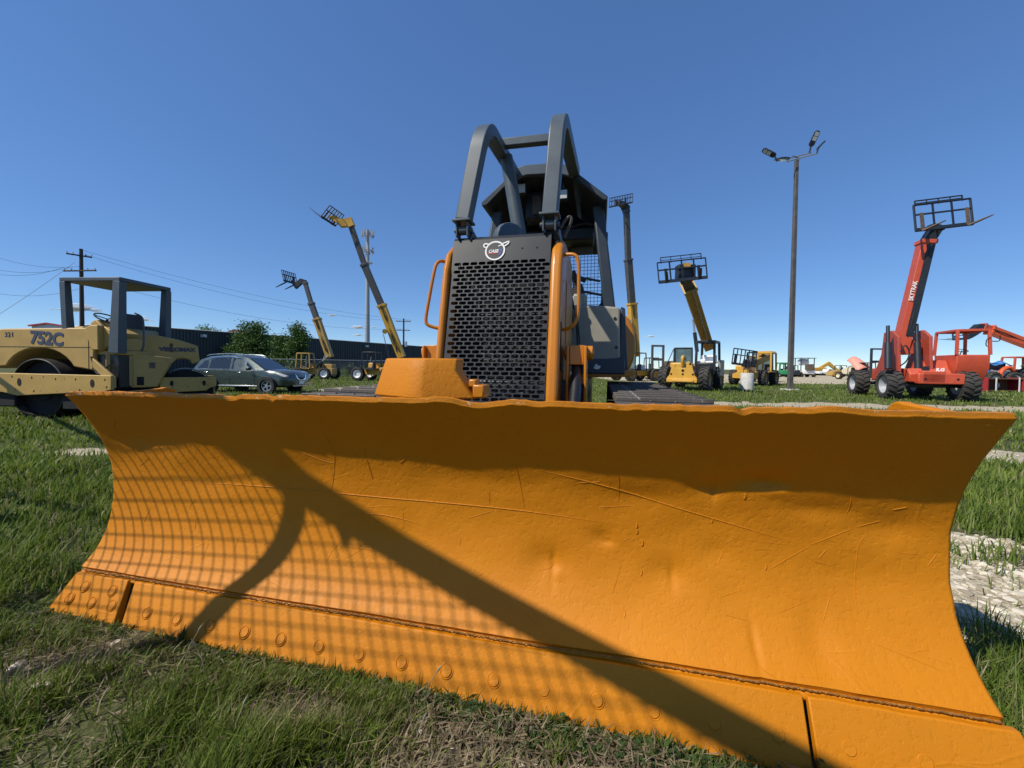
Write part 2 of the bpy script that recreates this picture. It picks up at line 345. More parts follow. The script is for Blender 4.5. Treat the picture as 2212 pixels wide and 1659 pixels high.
# ------------------------------------------------------------------ bulldozer (own frame: x along the blade, y towards its rear, z up)
DZ_ANG=-rad(12.9); DZ_LOC=(-.33,1.274,0)
dz=thing('bulldozer','orange crawler bulldozer with wide front blade, black slotted grille and grey sweeps','bulldozer',DZ_LOC,DZ_ANG)
CR=[6.616,-18.421,19.661,-11.097,3.515,-.229]; CL=[3.656,-11.217,12.931,-7.728,2.458,-.134]
CR=np.polyfit([.933,.858,.775,.712,.639,.547,.449,.365,.274,.202,.135],[.092,.138,.193,.223,.249,.267,.263,.248,.215,.159,.087],5)
CL=np.polyfit([.907,.785,.681,.566,.453,.365,.244,.165,.119],[.04,.118,.165,.185,.193,.188,.155,.112,.068],5)
DENTS=[(.452,.318,.007,.012,.05),(.64,.425,.005,.022,.010),(.985,.645,.006,.008,.04),(1.09,.19,.007,.012,.05),(.86,.33,.005,.012,.04),(.43,.33,.016,.075,.06),(.46,.30,-.006,.03,.02),(.62,.44,.008,.04,.03),(.98,.655,.012,.05,.035),(1.13,.685,.020,.07,.035),(1.16,.655,-.007,.05,.02),(1.27,.22,.010,.05,.07),(.84,.34,.010,.07,.05),(1.50,.56,.009,.09,.05),(1.0,.43,.005,.05,.04),(-1.1,.52,.006,.16,.05),(.2,.62,.006,.2,.05),(-.2,.36,.005,.2,.06),(1.45,.38,.007,.16,.08),(-1.35,.70,.010,.16,.05),(.75,.60,.006,.12,.04),(1.3,.60,.006,.1,.03),(-.6,.6,.005,.15,.06)]
def by(x,z):
    x=np.asarray(x,float); z=np.asarray(z,float); t=np.clip((x+1.66)/3.32,0,1)
    y=(1-t)*np.polyval(CL,z)+t*np.polyval(CR,z)
    for a,b,am,sx,sz in DENTS: y=y+am*np.exp(-((x-a)/sx)**2-((z-b)/sz)**2)
    y=y+(fbm(x*1.0,z*1.0,2.2,71)-.5)*.008+(fbm(x,z,9,77)-.5)*.003
    # forward bent outer edges
    y=y-.02*np.exp(-((x+1.66)/.09)**2)*sstep(.5,.8,z)
    return y
def seam_z(x): return .119+.016*(np.asarray(x,float)+1.66)/3.32
def top_z(x):
    x=np.asarray(x,float); z=.905+.030*(x+1.66)/3.32+(vnoise(x,x*0,7,81)-.5)*.006+(vnoise(x,x*0,40,82)-.5)*.005
    for a,d,s in ((-.82,.010,.05),(-.62,.012,.015),(.2,.012,.05),(.33,-.006,.04),(.07,-.008,.05),(1.02,.01,.02),(1.25,-.006,.05)): z=z-d*np.exp(-((x-a)/s)**2)
    return z
NX,NZ=460,120
gx=np.linspace(-1.66,1.66,NX); gt=np.linspace(0,1,NZ)
GX=np.repeat(gx[:,None],NZ,1); Z0=seam_z(gx)[:,None]-.022; Z1=top_z(gx)[:,None]
GZ=Z0+(Z1-Z0)*gt[None,:]
# the silhouette end edges wander a little
GX=GX+np.where(np.abs(GX)>1.6,(fbm(GZ,GZ*0,9,91)-.5)*.012,0)*np.sign(GX)
GY=by(GX,GZ)
GY=GY+.024*(1-sstep(-.006,.004,GZ-seam_z(GX)))   # tucked behind the cutting edge
mb=MB(); mb.v=np.stack([GX,GY,GZ],-1).reshape(-1,3).tolist()
i=np.arange(NX-1)[:,None]*NZ; j=np.arange(NZ-1)[None,:]
mb.f=[tuple(a) for a in np.stack([i+j,i+NZ+j,i+NZ+j+1,i+j+1],-1).reshape(-1,4).tolist()]
blade=mb.build('blade','blade',dz,solid=.024,fix=False,smooth=60)
blade['label']='dented orange painted blade scarred with scratches'
def surf(x,z,off=0.):
    e=1e-3; y=float(by(x,z)); dyx=(float(by(x+e,z))-y)/e; dyz=(float(by(x,z+e))-y)/e
    n=Vector((dyx,-1,dyz)).normalized(); return Vector((x,y,z))+n*off
# rolled lip along the top
mb=MB(); xs=np.linspace(-1.655,1.655,240); mb.bar([surf(x,float(top_z(x))-.004,-.013)+Vector((0,0,.003)) for x in xs],.026,[.011+.007*(float(vnoise(x,0,45,5))-.5) for x in xs],(0,1,0))
paint('lip_paint',ORANGE,.5,.15,5,.3,150,chips=(.62,.42,.24),chip_amt=.06); mb.build('top_lip','lip_paint',blade)
# cutting edge in three pieces, proud of the moldboard
def edge_piece(name,x0,x1,sk0=0,sk1=0):
    m=MB(); n=24; vs=[]
    for k in range(n+1):
        f=k/n
        for (y,z,top) in ((-.012,-.03,0),(.066,.106,1),(.088,.102,1),(.02,-.035,0)):
            x=x0+(x1-x0)*f+(sk0*(1-f)+sk1*f)*(1-top)
            t=(x+1.66)/3.32; w=(float(vnoise(x,z*3,18,7))-.5)*.0035
            vs.append((x,y+.014*t*top-.008+w,z+.018*t*top+w+(0 if top else (float(vnoise(x,1,6,8))-.5)*.01)))
    fs=[(3,2,1,0),tuple(range(n*4,n*4+4))]
    for k in range(n):
        for q in range(4): fs.append((k*4+q,k*4+(q+1)%4,k*4+4+(q+1)%4,k*4+4+q))
    return m.add(vs,fs).build(name,'blade',blade,bevel=.004)
edge_piece('end_bit',-1.662,-1.362,-.045,.045); edge_piece('cutting_edge',-1.322,1.186,.045,-.008); edge_piece('end_bit',1.199,1.68,-.005,.03)
# plough bolts
bm_=MB(); bm_.lathe([(.0,.002),(.0158,.0023),(.0176,.0006),(.0184,-.0016),(.0200,-.0016),(.0207,.0009),(.0225,.0007),(.0255,-.004)],(0,0,0),'z',20)
bolt0=None
ed=Vector((0,.085,.13)).normalized(); nrm=Vector((0,-ed.z,ed.y))
spots=[(-1.568,.067),(-1.41,.069),(-1.615,.022),(-1.484,.023),(-1.372,.026),(-1.178,.025)]+[(-1.022+.1637*k,.0245+.0008*k) for k in range(14)]+[(1.362,.082),(1.275,.036),(1.532,.083),(1.445,.038)]
for k,(x,z) in enumerate(spots):
    t=(x+1.66)/3.32; f=(z+.03)/.136; y=-.020+.078*f+.014*t*f; p=Vector((x,y,z))+nrm*.0032
    Mx=Matrix.Translation(p)@nrm.to_track_quat('Z','Y').to_matrix().to_4x4()
    if bolt0 is None: bolt0=bm_.build('bolt','blade',blade); bolt0.matrix_local=Mx
    else: inst(bolt0,blade,Mx)
# weld bead in the seam
mb=MB(); xs=np.linspace(-1.65,1.65,700); mb.tube([(x,float(by(x,float(seam_z(x))+.004))-.004+random.uniform(-.0015,.0015),float(seam_z(x))-.003+random.uniform(-.0015,.0015)) for x in xs],[.0024+random.uniform(-.0009,.0009) for x in xs],6)
paint('weld_dirt',(.26,.115,.022),.8,.4,40,.5,300); mb.build('weld_bead','weld_dirt',blade)
# raised paint ridges, weld spatter and gouges
mb=MB()
def ridge(pts,r=.0018):
    P=chaikin([(a,0,b) for a,b in pts],2); Q=[]
    for a,b in zip(P[:-1],P[1:]):
        L=max(2,int((b-a).length/.012))
        Q+=[a+(b-a)*(k/L) for k in range(L)]
    Q.append(P[-1]); Q=[surf(q.x,q.z,.0003) for q in Q]
    mb.tube(Q,[max(.0004,r*min(1,4*min(k,len(Q)-1-k)/len(Q)+.1)) for k in range(len(Q))],5)
ridge([(-1.30,.495),(-.98,.513),(-.70,.518),(-.2,.513),(.28,.515),(.72,.49)],.0023)
ridge([(.40,.675),(.62,.636),(.85,.575),(1.24,.484)],.002); ridge([(-.45,.425),(-.25,.45),(-.07,.42)],.002)
for l_ in [[(1.409,.551),(1.481,.579)],[(1.29,.432),(1.345,.422)],[(1.131,.454),(1.169,.456)],[(1.44,.529),(1.417,.5),(1.413,.435),(1.401,.335),(1.4,.288)],[(1.307,.441),(1.327,.472)],[(1.5,.62),(1.536,.633)],[(1.379,.588),(1.386,.613),(1.383,.653)],[(1.602,.45),(1.626,.49)],[(1.527,.484),(1.584,.483)],[(1.542,.361),(1.65,.358)],[(.995,.391),(1.006,.39),(1.022,.429)],[(1.175,.273),(1.27,.315)],[(1.297,.26),(1.33,.33)],[(1.082,.183),(1.079,.156),(1.13,.14)],[(1.257,.208),(1.238,.142)],[(1.013,.252),(1.083,.244)],[(.903,.214),(.927,.209)],[(.966,.239),(.989,.165),(.987,.142)],[(1.079,.36),(1.082,.345)],[(1.327,.412),(1.331,.398)],[(1.412,.235),(1.577,.197)],[(.978,.669),(.986,.626)],[(1.135,.661),(1.177,.677)],[(1.011,.497),(1.068,.479),(1.228,.476)],[(1.011,.297),(1.077,.323)],[(1.157,.389),(1.281,.478)],[(1.281,.482),(1.402,.548)],[(-.156,.664),(-.117,.698)],[(.203,.577),(.203,.527)],[(-.301,.684),(-.281,.586)],[(.538,.637),(.614,.646)],[(.113,.46),(.22,.501)],[(.613,.549),(.722,.564)],[(.395,.302),(.447,.313),(.449,.336)],[(.618,.426),(.647,.426)],[(.989,.389),(1.006,.39),(1.024,.432)],[(.724,.318),(.751,.307)],[(.09,.358),(.093,.387)],[(.31,.688),(.339,.518)],[(.675,.679),(.678,.582)],[(-1.564,.733),(-1.521,.793)],[(-.918,.236),(-.911,.297)],[(-1.448,.3),(-1.429,.369)],[(-.616,.692),(-.491,.647),(-.449,.646)],[(-.439,.695),(-.481,.51)],[(-.303,.68),(-.285,.587)],[(-1.851,.366),(-1.777,.36)],[(-1.152,.3),(-1.157,.337)],[(-.83,.229),(-.744,.222)],[(-1.579,.432),(-1.546,.447),(-1.534,.418)]]:
    if all(abs(a)<1.63 for a,b in l_): ridge(l_,random.uniform(.0007,.0014))
for _ in range(45):
    x=random.uniform(-1.55,1.6); z=random.uniform(.16,.80) if random.random()<.8 else random.uniform(.16,.5); a=random.gauss(1.2,.9); L=abs(random.gauss(.03,.05))+.012
    dx,dzz=math.cos(a)*L/2,math.sin(a)*L/2
    if .14<z-abs(dzz) and z+abs(dzz)<.86 and abs(x)+abs(dx)<1.64: ridge([(x-dx,z-dzz),(x+random.uniform(-.01,.01),z),(x+dx,z+dzz)],random.uniform(.0003,.0010))
for x,z in ((.985,.537),(.76,.435),(.757,.338),(.742,.475),(.74,.495),(1.08,.63),(1.15,.40),(.70,.22),(.02,.30)):
    ridge([(x,z+.009),(x+.003,z+.002),(x-.001,z-.012)],random.uniform(.002,.0034))
mb.build('scratch_ridges','blade',blade)
# lugs behind the two ends
for sx,x in ((-.018,1.615),(-.05,-1.635)):
    m=MB(); poly=[(.30,.66),(.14,.90),(.10,.93+sx),(.16,.95+sx)]+[(.40+.062*math.cos(a),.905+sx+.062*math.sin(a)) for a in [PI*.62-PI*.9*k/8 for k in range(9)]]+[(.42,.66)]
    m.prism(poly,'x',x-.018,x+.018); m.build('lug','blade',blade,bevel=.006)
    m=MB(); m.lathe([(.02,-.022),(.034,-.022),(.034,.022),(.02,.022)],(x,.40,.905+sx),'x',18); m.build('bushing','rust',blade)
# stiffeners on the back of the blade
m=MB(); m.box((0,.36,.40),(3.2,.12,.16)); m.box((0,.34,.74),(3.2,.07,.10)); m.box((-.1,.55,.35),(.5,.4,.35)); m.build('back_frame','orange',blade,bevel=.01)
# folded guard standing on the lip
m=MB(); base=[(-.300,.245),(-.112,.150),(-.046,.132),(-.030,.138),(.148,.205),(.148,.28),(-.300,.28)]; top=[(-.262,.245),(-.106,.162),(-.043,.145),(-.028,.150),(.075,.198),(.075,.28),(-.262,.28)]
vs=[(x,y,.925) for x,y in base]+[(x,y,1.035) for x,y in top]+[(x*.985,y+.02,1.078) for x,y in top]; n=7
fs=[tuple(range(n))[::-1],tuple(range(2*n,3*n))]+[(r*n+k,r*n+(k+1)%n,r*n+n+(k+1)%n,r*n+n+k) for r in range(2) for k in range(n)]
m.add(vs,fs); m.build('cylinder_guard','blade',blade,bevel=.008,seg=3)
m=MB(); m.box((.160,.25,.955),(.045,.08,.05)); m.box((.135,.24,.985),(.03,.05,.03)); m.build('bracket','orange',blade,bevel=.006)

# ---- tracks
def track(xc):
    fr=MB(); fr.box((xc,2.7,.42),(.22,2.6,.32)); fr.cyl((xc-.14,1.22,.45),(xc+.14,1.22,.45),.40,n=28); fr.cyl((xc-.14,4.05,.45),(xc+.14,4.05,.45),.38,n=28)
    t=fr.build('track_frame','black_metal',dz,bevel=.02)
    r=.43; y0,y1,zc=1.22,4.05,.405; LY=y1-y0; per=2*LY+2*PI*r; n=40
    sh=MB(); sh.box((0,0,0),(.56,per/n*.96,.022)); sh.prism([(-.012,.01),(.012,.01),(.008,.04),(-.008,.04)],'x',-.28,.28); sh.box((0,0,-.035),(.16,per/n*.8,.05))
    for bx in (-.07,.07):
        for yy in (-.035,.035): sh.cyl((bx,yy+.03,.01),(bx,yy+.03,.022),.014,n=6)
    first=None
    for k in range(n):
        s=(k+.35)/n*per
        if s<LY: y,z,a=y0+s,zc+r,0
        elif s<LY+PI*r: th=(s-LY)/r; y,z,a=y1+r*math.sin(th),zc+r*math.cos(th),-th
        elif s<2*LY+PI*r: y,z,a=y1-(s-LY-PI*r),zc-r,PI
        else: th=(s-2*LY-PI*r)/r; y,z,a=y0-r*math.sin(th),zc-r*math.cos(th),PI-th
        Mx=Matrix.Translation((xc,y,z))@Matrix.Rotation(a,4,'X')
        if first is None: first=sh.build('track_shoe','track_steel',t,bevel=.006); first.matrix_local=Mx
        else: inst(first,t,Mx)
track(-1.10); track(.98)
# ---- main hull, hood and grille
XC=-.152
m=MB(); m.b2((-.72,1.7,.45),(.50,4.6,.95)); m.b2((-.6,2.7,.95),(.2,3.3,1.55)); m.build('hull','black_metal',dz,bevel=.02)
m=MB(); m.box((XC,.95,.5),(1.9,.16,.2)); 
for x in (-.62,.40): m.bar([(x,.45,.35),(x,1.0,.45),(x,2.2,.5)],.16,.22)
m.build('push_frame','orange',dz,bevel=.015)
def grille_pt(x,z,off=0.): 
    y=1.50+.25*(z-.81)/1.26; return Vector((x,y-off,z+off*.19))
# slotted sheet: a brick pattern of cells, each with a stadium hole
GL,GRt=XC-.40,XC+.382
rows,cols=34,11; pz=(1.865-.795)/rows; px=.0668
m=MB()
def cell(x0,x1,z0,z1):
    cx,cz=(x0+x1)/2,(z0+z1)/2; hw,hr=.0288,.0129; ring=[];outer=[]
    for k in range(16):
        a=2*PI*(k+.5)/16; c_,s_=math.cos(a),math.sin(a)
        ring.append((cx+(hw-hr)*(1 if c_>0 else -1)+hr*c_,cz+hr*s_))
        W_,H_=(x1-x0)/2,(z1-z0)/2; tt=min(W_/abs(c_),H_/abs(s_)); outer.append((cx+c_*tt,cz+s_*tt))
    # insert exact corners by snapping the outer points nearest to them
    for sx_,sz_ in ((1,1),(-1,1),(-1,-1),(1,-1)):
        q=(cx+sx_*(x1-x0)/2,cz+sz_*(z1-z0)/2); kk=min(range(16),key=lambda k:(outer[k][0]-q[0])**2+((outer[k][1]-q[1])*1.0)**2); outer[kk]=q
    vs=[grille_pt(*p) for p in outer]+[grille_pt(*p) for p in ring]+[grille_pt(*p,-.007) for p in ring]
    m.add(vs,[(k,(k+1)%16,16+(k+1)%16,16+k) for k in range(16)]+[(16+k,16+(k+1)%16,32+(k+1)%16,32+k) for k in range(16)])
def plate(x0,x1,z0,z1,nx=1,nz=1):
    m.add([grille_pt(x0,z0),grille_pt(x1,z0),grille_pt(x1,z1),grille_pt(x0,z1)],[(0,1,2,3)])
for r in range(rows):
    z0=.795+r*pz; z1=z0+pz; off=0 if r%2 else px/2
    xs0=XC-(cols*px)/2-px/4+off
    plate(GL,xs0,z0,z1); plate(xs0+cols*px,GRt,z0,z1)
    for c_ in range(cols): cell(xs0+c_*px,xs0+(c_+1)*px,z0,z1)
plate(GL,GRt,1.865,2.045); plate(GL,GRt,.74,.795)
m.add([grille_pt(GL,2.045),grille_pt(GRt,2.045),Vector((GRt,1.775,2.075)),Vector((GL,1.775,2.075)),Vector((GRt,2.68,2.07)),Vector((GL,2.68,2.07))],[(0,1,2,3),(3,2,4,5)])
grille=m.build('grille','grille_black',dz,smooth=0,fix=False)
grille['label']='black sheet metal grille with rows of oblong slots'
m=MB(); m.b2((GL,1.80,.75),(GRt,1.84,2.0)); m.build('radiator','dark_void',dz)
m=MB()
for k in range(7): m.tube([(GL+.06+.11*k,1.74,.8),(GL+.06+.11*k+random.uniform(-.02,.02),1.78,1.95)],.008,6)
for k in range(14): m.tube([(GL+.25,1.70,.9+.05*k),(GRt-.05,1.70,.9+.05*k+random.uniform(-.005,.005))],.003,5)
m.tube([(GL+.1,1.66,.82),(GL+.3,1.62,.86),(XC,1.63,.81),(GRt-.1,1.64,.87)],.014,8)
m.build('cooler_pipes','black_metal',dz)
# two bolt holes in the header
for x in (.012,.125): m=MB(); p=grille_pt(x,1.952,.0005); m.lathe([(0,-.001),(.008,-.001)],p,'y',10); m.build('bolt_hole','dark_void',grille)
# emblem
ec=grille_pt(-.203,1.950,.004); ux=Vector((1,0,0)); uz=Vector((0,.1946,.981))
def E2(x,z,o=0.): return ec+ux*x+uz*z+Vector((0,-o,o*.19))
m=MB(); ring=[E2(.078*math.cos(a),.076*math.sin(a)-.006,.001) for a in [2*PI*k/40 for k in range(40)]]; m.add(ring,[tuple(range(40))]); em=m.build('emblem','black_metal',dz); em['label']='round white ringed emblem decal with red, white and blue lettering'
m=MB()
for r0,r1,o in ((.080,.068,.002),):
    A=[2*PI*k/48 for k in range(49)]
    for a,b in zip(A[:-1],A[1:]): m.add([E2(r0*math.cos(a),r0*math.sin(a)-.006,o),E2(r1*math.cos(a),r1*math.sin(a)-.006,o),E2(r1*math.cos(b),r1*math.sin(b)-.006,o),E2(r0*math.cos(b),r0*math.sin(b)-.006,o)],[(0,1,2,3)])
def strip(P,w,o=.003):
    for (a,b),(c,d) in zip(P[:-1],P[1:]):
        t=Vector((c-a,d-b)).normalized(); nn=Vector((-t.y,t.x))*w/2
        m.add([E2(a-nn.x,b-nn.y,o),E2(a+nn.x,b+nn.y,o),E2(c+nn.x,d+nn.y,o),E2(c-nn.x,d-nn.y,o)],[(0,1,2,3)])
strip([(-.055,.05),(-.078,.056),(-.094,.05),(-.092,.032),(-.072,.022)],.010); strip([(.06,.05),(.085,.058),(.108,.066),(.104,.048),(.074,.028)],.010)
strip([(.026,.028),(.04,.036),(.052,.034)],.008)
m.build('emblem_ring','white_paint',em)
m=MB(); strip([(-.05,-.030),(.026,-.026)],.007); m.build('emblem_stripe','red_mark',em)
m=MB(); strip([(.034,-.045),(.05,-.02),(.05,.01)],.014); m.build('emblem_globe','blue_mark',em)
lettering('emblem_lettering','CASE',.034,'white_paint',em,E2(-.012,-.012,.003),ux,uz,depth=.0006,shear=.2,offset=.0012)
# side panels with rounded noses
for x0,x1 in ((XC-.462,XC-.408),(XC+.388,XC+.474)):
    m=MB(); m.prism([(1.475,.72),(1.49,.9),(1.66,1.80),(1.72,1.94),(1.83,2.03),(2.0,2.06),(2.68,2.06),(2.68,1.2),(2.2,.95),(2.0,.72)],'x',x0,x1)
    sp=m.build('side_panel','orange',dz,bevel=.028,seg=4)
m=MB()
for k in range(2): m.b2((XC+.4745,1.62+.0*k,1.02),(XC+.478,1.66,1.38))
m.build('panel_slot','dark_void',dz)
m=MB(); m.prism([(2.0,1.2),(2.02,1.75),(2.64,1.82),(2.64,1.3)],'x',XC+.4745,XC+.482); m.build('hinged_door','orange',dz,bevel=.006)
m=MB(); m.b2((XC-.37,1.85,.8),(XC+.37,2.68,2.02)); m.build('engine_bay','black_metal',dz)
# grab handles
for P in ([(-.60,1.76,1.885),(-.655,1.65,1.875),(-.673,1.62,1.732),(-.706,1.62,1.554),(-.733,1.62,1.41),(-.72,1.62,1.362),(-.60,1.66,1.335)],[(.31,1.78,1.903),(.405,1.75,1.898),(.437,1.75,1.849),(.441,1.75,1.60),(.441,1.75,1.50),(.429,1.75,1.392),(.375,1.75,1.337),(.28,1.78,1.333)]):
    m=MB(); m.tube(chaikin(P,2),.0135,10); m.cyl(P[0],(Vector(P[0])*.8+Vector(P[1])*.2),.02,n=10); m.cyl(P[-1],(Vector(P[-1])*.8+Vector(P[-2])*.2),.02,n=10)
    m.build('grab_handle','orange',dz)
# lift cylinder towers
for x0,sg in ((.36,1),(-.64,-1)):
    m=MB(); X=lambda a: x0+sg*a
    m.b2((X(0),1.68,.74),(X(.02),1.92,1.21)); m.b2((X(.13),1.68,.74),(X(.15),1.92,1.21)); m.b2((X(.02),1.74,.74),(X(.13),1.77,.98)); m.b2((X(.02),1.72,1.07),(X(.13),1.9,1.215))
    tw=m.build('lift_tower','orange',dz,bevel=.006)
    m=MB(); m.cyl((X(-.02),1.80,1.16),(X(.19),1.80,1.16),.055,n=18); m.cyl((X(-.03),1.80,1.16),(X(.2),1.80,1.16),.03,n=14); m.build('trunnion','orange',tw,bevel=.004)
    m=MB(); m.tube([(X(.075),1.82,1.10),(X(.075),1.45,.72)],.040,14); m.build('cylinder','black_metal',tw)
    m=MB(); m.tube([(X(.075),1.45,.72),(X(.075),.6,.42)],.022,12); m.build('piston_rod','galv',tw)
# dome of the precleaner, exhaust stack
m=MB(); m.lathe([(.0,.135),(.05,.13),(.09,.11),(.125,.07),(.14,.02),(.14,-.02),(.12,-.03),(.05,-.03),(.05,-.12)],(-.2,2.15,2.17),'z',24); m.build('precleaner','steel_grey',dz)
m=MB(); m.tube([(-.19,2.58,2.0),(-.20,2.58,2.4),(-.335,2.56,3.12)],[.075,.068,.062],20); m.build('exhaust_stack','steel_grey',dz)
# sweeps (tubular guards over the hood)
def sweep(name,P,w=.118,h=.098):
    m=MB(); m.bar(P,w,h,(1,0,0)); return m.build(name,'steel_grey',dz,bevel=.012,seg=3)
def swpath(h,a,e):
    h,a,e=Vector(h),Vector(a),Vector(e); up_=(h-a).normalized(); bk=(e-a).normalized(); R=.25
    P=[h,a+up_*R]; 
    for k in range(1,12):
        t=k/12; P.append((a+up_*R)*(1-t)**2+a*2*t*(1-t)+(a+bk*R)*t*t)
    P+=[a+bk*R,e]; return P
sweep('sweep_guard',swpath((-.476,1.76,2.20),(-.345,1.84,3.015),(-.40,3.25,3.27))); sweep('sweep_guard',swpath((.215,1.76,2.18),(.258,1.86,3.035),(.285,3.25,3.24)))
m=MB(); m.bar([(-.36,2.42,3.165),(.27,2.42,3.155)],.075,.075,(0,1,0)); m.build('cross_bar','steel_grey',dz,bevel=.008)
for hx in (-.476,.215):
    m=MB(); m.box((hx,1.76,2.195),(.15,.14,.018)); m.box((hx-.045,1.76,2.13),(.014,.09,.12)); m.box((hx+.045,1.76,2.13),(.014,.09,.12)); m.cyl((hx-.075,1.76,2.13),(hx+.075,1.76,2.13),.02,n=12); m.cyl((hx-.036,1.76,2.13),(hx+.036,1.76,2.13),.036,n=16)
    m.prism([(1.74,2.05),(1.80,2.14),(2.1,2.07),(2.1,2.05)],'x',hx+.055,hx+.07); m.build('sweep_hinge','steel_grey',dz,bevel=.004)
m=MB(); m.tube(chaikin([(.29,1.78,2.10),(.33,1.79,2.17),(.36,1.8,2.2),(.38,1.8,2.17),(.32,1.82,2.05)],2),.012,8); m.build('tie_strap','track_steel',dz)
# ---- cab: roof, posts, rear screen, instruments
rf=[(-.79,2.94),(-.80,2.985),(-.43,3.30),(.275,3.26),(.655,2.935),(.65,2.89),(.60,2.90),(.255,3.20),(-.41,3.24),(-.73,2.95)]
m=MB(); m.prism(rf,'y',3.22,4.95); roof=m.build('cab_roof','cab_shade_grey',dz,bevel=.01)
m=MB(); m.prism([(-.42,3.19),(-.43,3.31),(-.25,3.345),(.10,3.335),(.275,3.27),(.26,3.16),(.1,3.215),(-.25,3.23)],'y',3.17,3.218); m.build('roof_visor','steel_grey',roof,bevel=.008)
m=MB(); m.prism([(-.74,2.93),(-.42,3.2),(.25,3.16),(.6,2.87),(.6,2.78),(-.74,2.82)],'y',4.3,4.9); m.build('roof_lining','dark_void',roof)  # kept near-black: shade under the roof put into its colour
m=MB(); m.b2((-.33,3.5,2.86),(-.05,3.75,3.19)); m.b2((-.62,3.9,2.7),(.5,4.2,2.86)); m.build('fan_unit','black_metal',roof,bevel=.02)
m=MB(); m.tube(chaikin([(-.15,3.48,3.12),(-.12,3.45,3.1),(-.10,3.45,3.0),(-.13,3.46,2.9),(-.3,3.5,2.78)],2),.008,6); m.tube(chaikin([(.02,3.6,2.83),(.2,3.6,2.74),(.35,3.6,2.80),(.55,3.6,2.76)],2),.01,6); m.build('wiring','rubber_clean',roof)
paint('lining_tan',(.09,.075,.06),.8,.3,8,.2)
for lo,hi in (((-.2,4.25,2.64),(.1,4.29,2.85)),((.18,4.22,2.6),(.48,4.26,2.85)),((-.23,3.47,2.9),(-.1,3.49,3.12))): m=MB(); m.b2(lo,hi); m.build('worn_lining','lining_tan',roof,bevel=.004)
for lx,lz,ly in ((.155,3.03,3.33),(-.335,3.14,3.33)):
    m=MB(); m.box((lx,ly,lz),(.125,.07,.13)); wl=m.build('work_lamp','black_metal',roof,bevel=.012)
    m=MB(); m.box((lx,ly-.038,lz),(.095,.01,.1)); m.build('lamp_lens','lens',wl,bevel=.004)
    m=MB(); m.bar([(lx,ly,lz+.05),(lx,ly,lz+.16)],.03,.012); m.build('lamp_bracket','black_metal',wl)
for a,b,w in (((.545,3.5,2.93),(.80,3.5,1.0),.125),((-.655,3.5,2.96),(-.93,3.5,1.0),.125)):
    m=MB(); m.bar([a,b],w,.16,(1,0,0)); m.build('cab_post','cab_shade_grey',dz,bevel=.02)
m=MB(); m.bar([(-.66,4.35,2.95),(-.35,4.4,2.2),(-.2,4.45,1.9)],.06,.05); m.build('diagonal_brace','cab_shade_grey',dz,bevel=.006)
# rear screen: frame with rounded corners and welded wire
def rrect(x0,x1,z0,z1,r,y,n=5):
    out=[]
    for cx,cz,a in ((x1-r,z1-r,0),(x0+r,z1-r,PI/2),(x0+r,z0+r,PI),(x1-r,z0+r,1.5*PI)):
        out+=[(cx+r*math.cos(a+PI/2*k/n),y,cz+r*math.sin(a+PI/2*k/n)) for k in range(n+1)]
    return out
m=MB(); inn=rrect(-.62,.605,1.93,2.83,.10,4.6); outr=rrect(-.80,.68,1.0,3.0,.02,4.6); n=len(inn)
m.add(inn+outr,[(k,(k+1)%n,n+(k+1)%n,n+k) for k in range(n)]); scr=m.build('rear_frame','black_metal',dz,solid=.05,smooth=20)
m=MB()
for k in range(25): x=-.60+.05*k; m.tube([(x,4.6,1.9),(x,4.6,2.86)],.0035,5)
for k in range(19): z=1.92+.05*k; m.tube([(-.64,4.593,z),(.62,4.593,z)],.0035,5)
m.build('wire_screen','black_metal',scr)
# seat, armrest, console, levers
m=MB(); m.prism([(3.95,1.45),(3.6,1.42),(3.55,1.55),(3.95,1.6),(4.05,2.35),(4.18,2.35),(4.18,1.45)],'x',-.42,.1); m.build('seat','seat_vinyl',dz,bevel=.05,seg=3)
m=MB(); m.tube(chaikin([(.58,4.0,2.18),(.30,3.75,2.19),(.26,3.72,2.12),(.27,3.72,2.02),(.6,4.0,2.0)],2),.016,8); m.build('arm_rail','black_metal',dz)
m=MB(); m.prism([(.22,1.0),(.235,1.72),(.36,1.74),(.62,1.72),(.80,1.70),(.81,1.15),(.40,1.10)],'y',3.1,3.4); cons=m.build('console','panel_beige',dz,bevel=.025,seg=3)
m=MB(); m.box((.36,3.3,1.80),(.17,.2,.16)); m.build('console_pod','panel_beige',cons,bevel=.03)
m=MB()
for k in range(5): m.lathe([(.075-.006*k,0),(.083-.006*k,.012),(.075-.006*k,.024)],(.34,3.3,1.88+.024*k),'z',16)
m.box((.30,3.3,2.07),(.08,.08,.16),rotmat(0,-.4,0)); m.box((.37,3.28,2.06),(.13,.05,.05),rotmat(0,.45,0)); m.build('joystick','rubber_clean',cons,bevel=.008)
m=MB(); m.b2((.36,3.06,.985),(.86,3.42,1.145)); m.build('step_box','navy_panel',dz,bevel=.012)
m=MB(); m.prism([(.80,1.0),(.815,1.72),(.86,1.70),(.90,1.0)],'y',3.2,3.9); m.build('cab_side_sheet','navy_panel',dz,bevel=.01)
m=MB(); m.prism([(.535,1.045),(.56,1.095),(.585,1.075),(.61,1.07),(.605,1.045),(.575,1.03)],'y',3.053,3.058); m.build('decal','galv',dz)
for x,z in ((.75,1.58),(.77,1.27)): m=MB(); m.lathe([(0,.0),(.016,0),(.016,.01)],(x,3.092,z),'y',12); m.build('knob','black_metal',cons)
m=MB(); m.tube(chaikin([(.36,3.0,1.02),(.37,2.98,1.35),(.33,2.96,1.66),(.30,2.95,1.80)],2),.009,7); m.lathe([(0,-.02),(.02,-.012),(.022,.01),(0,.025)],(.30,2.95,1.82),'z',10); m.build('lever','black_metal',dz)
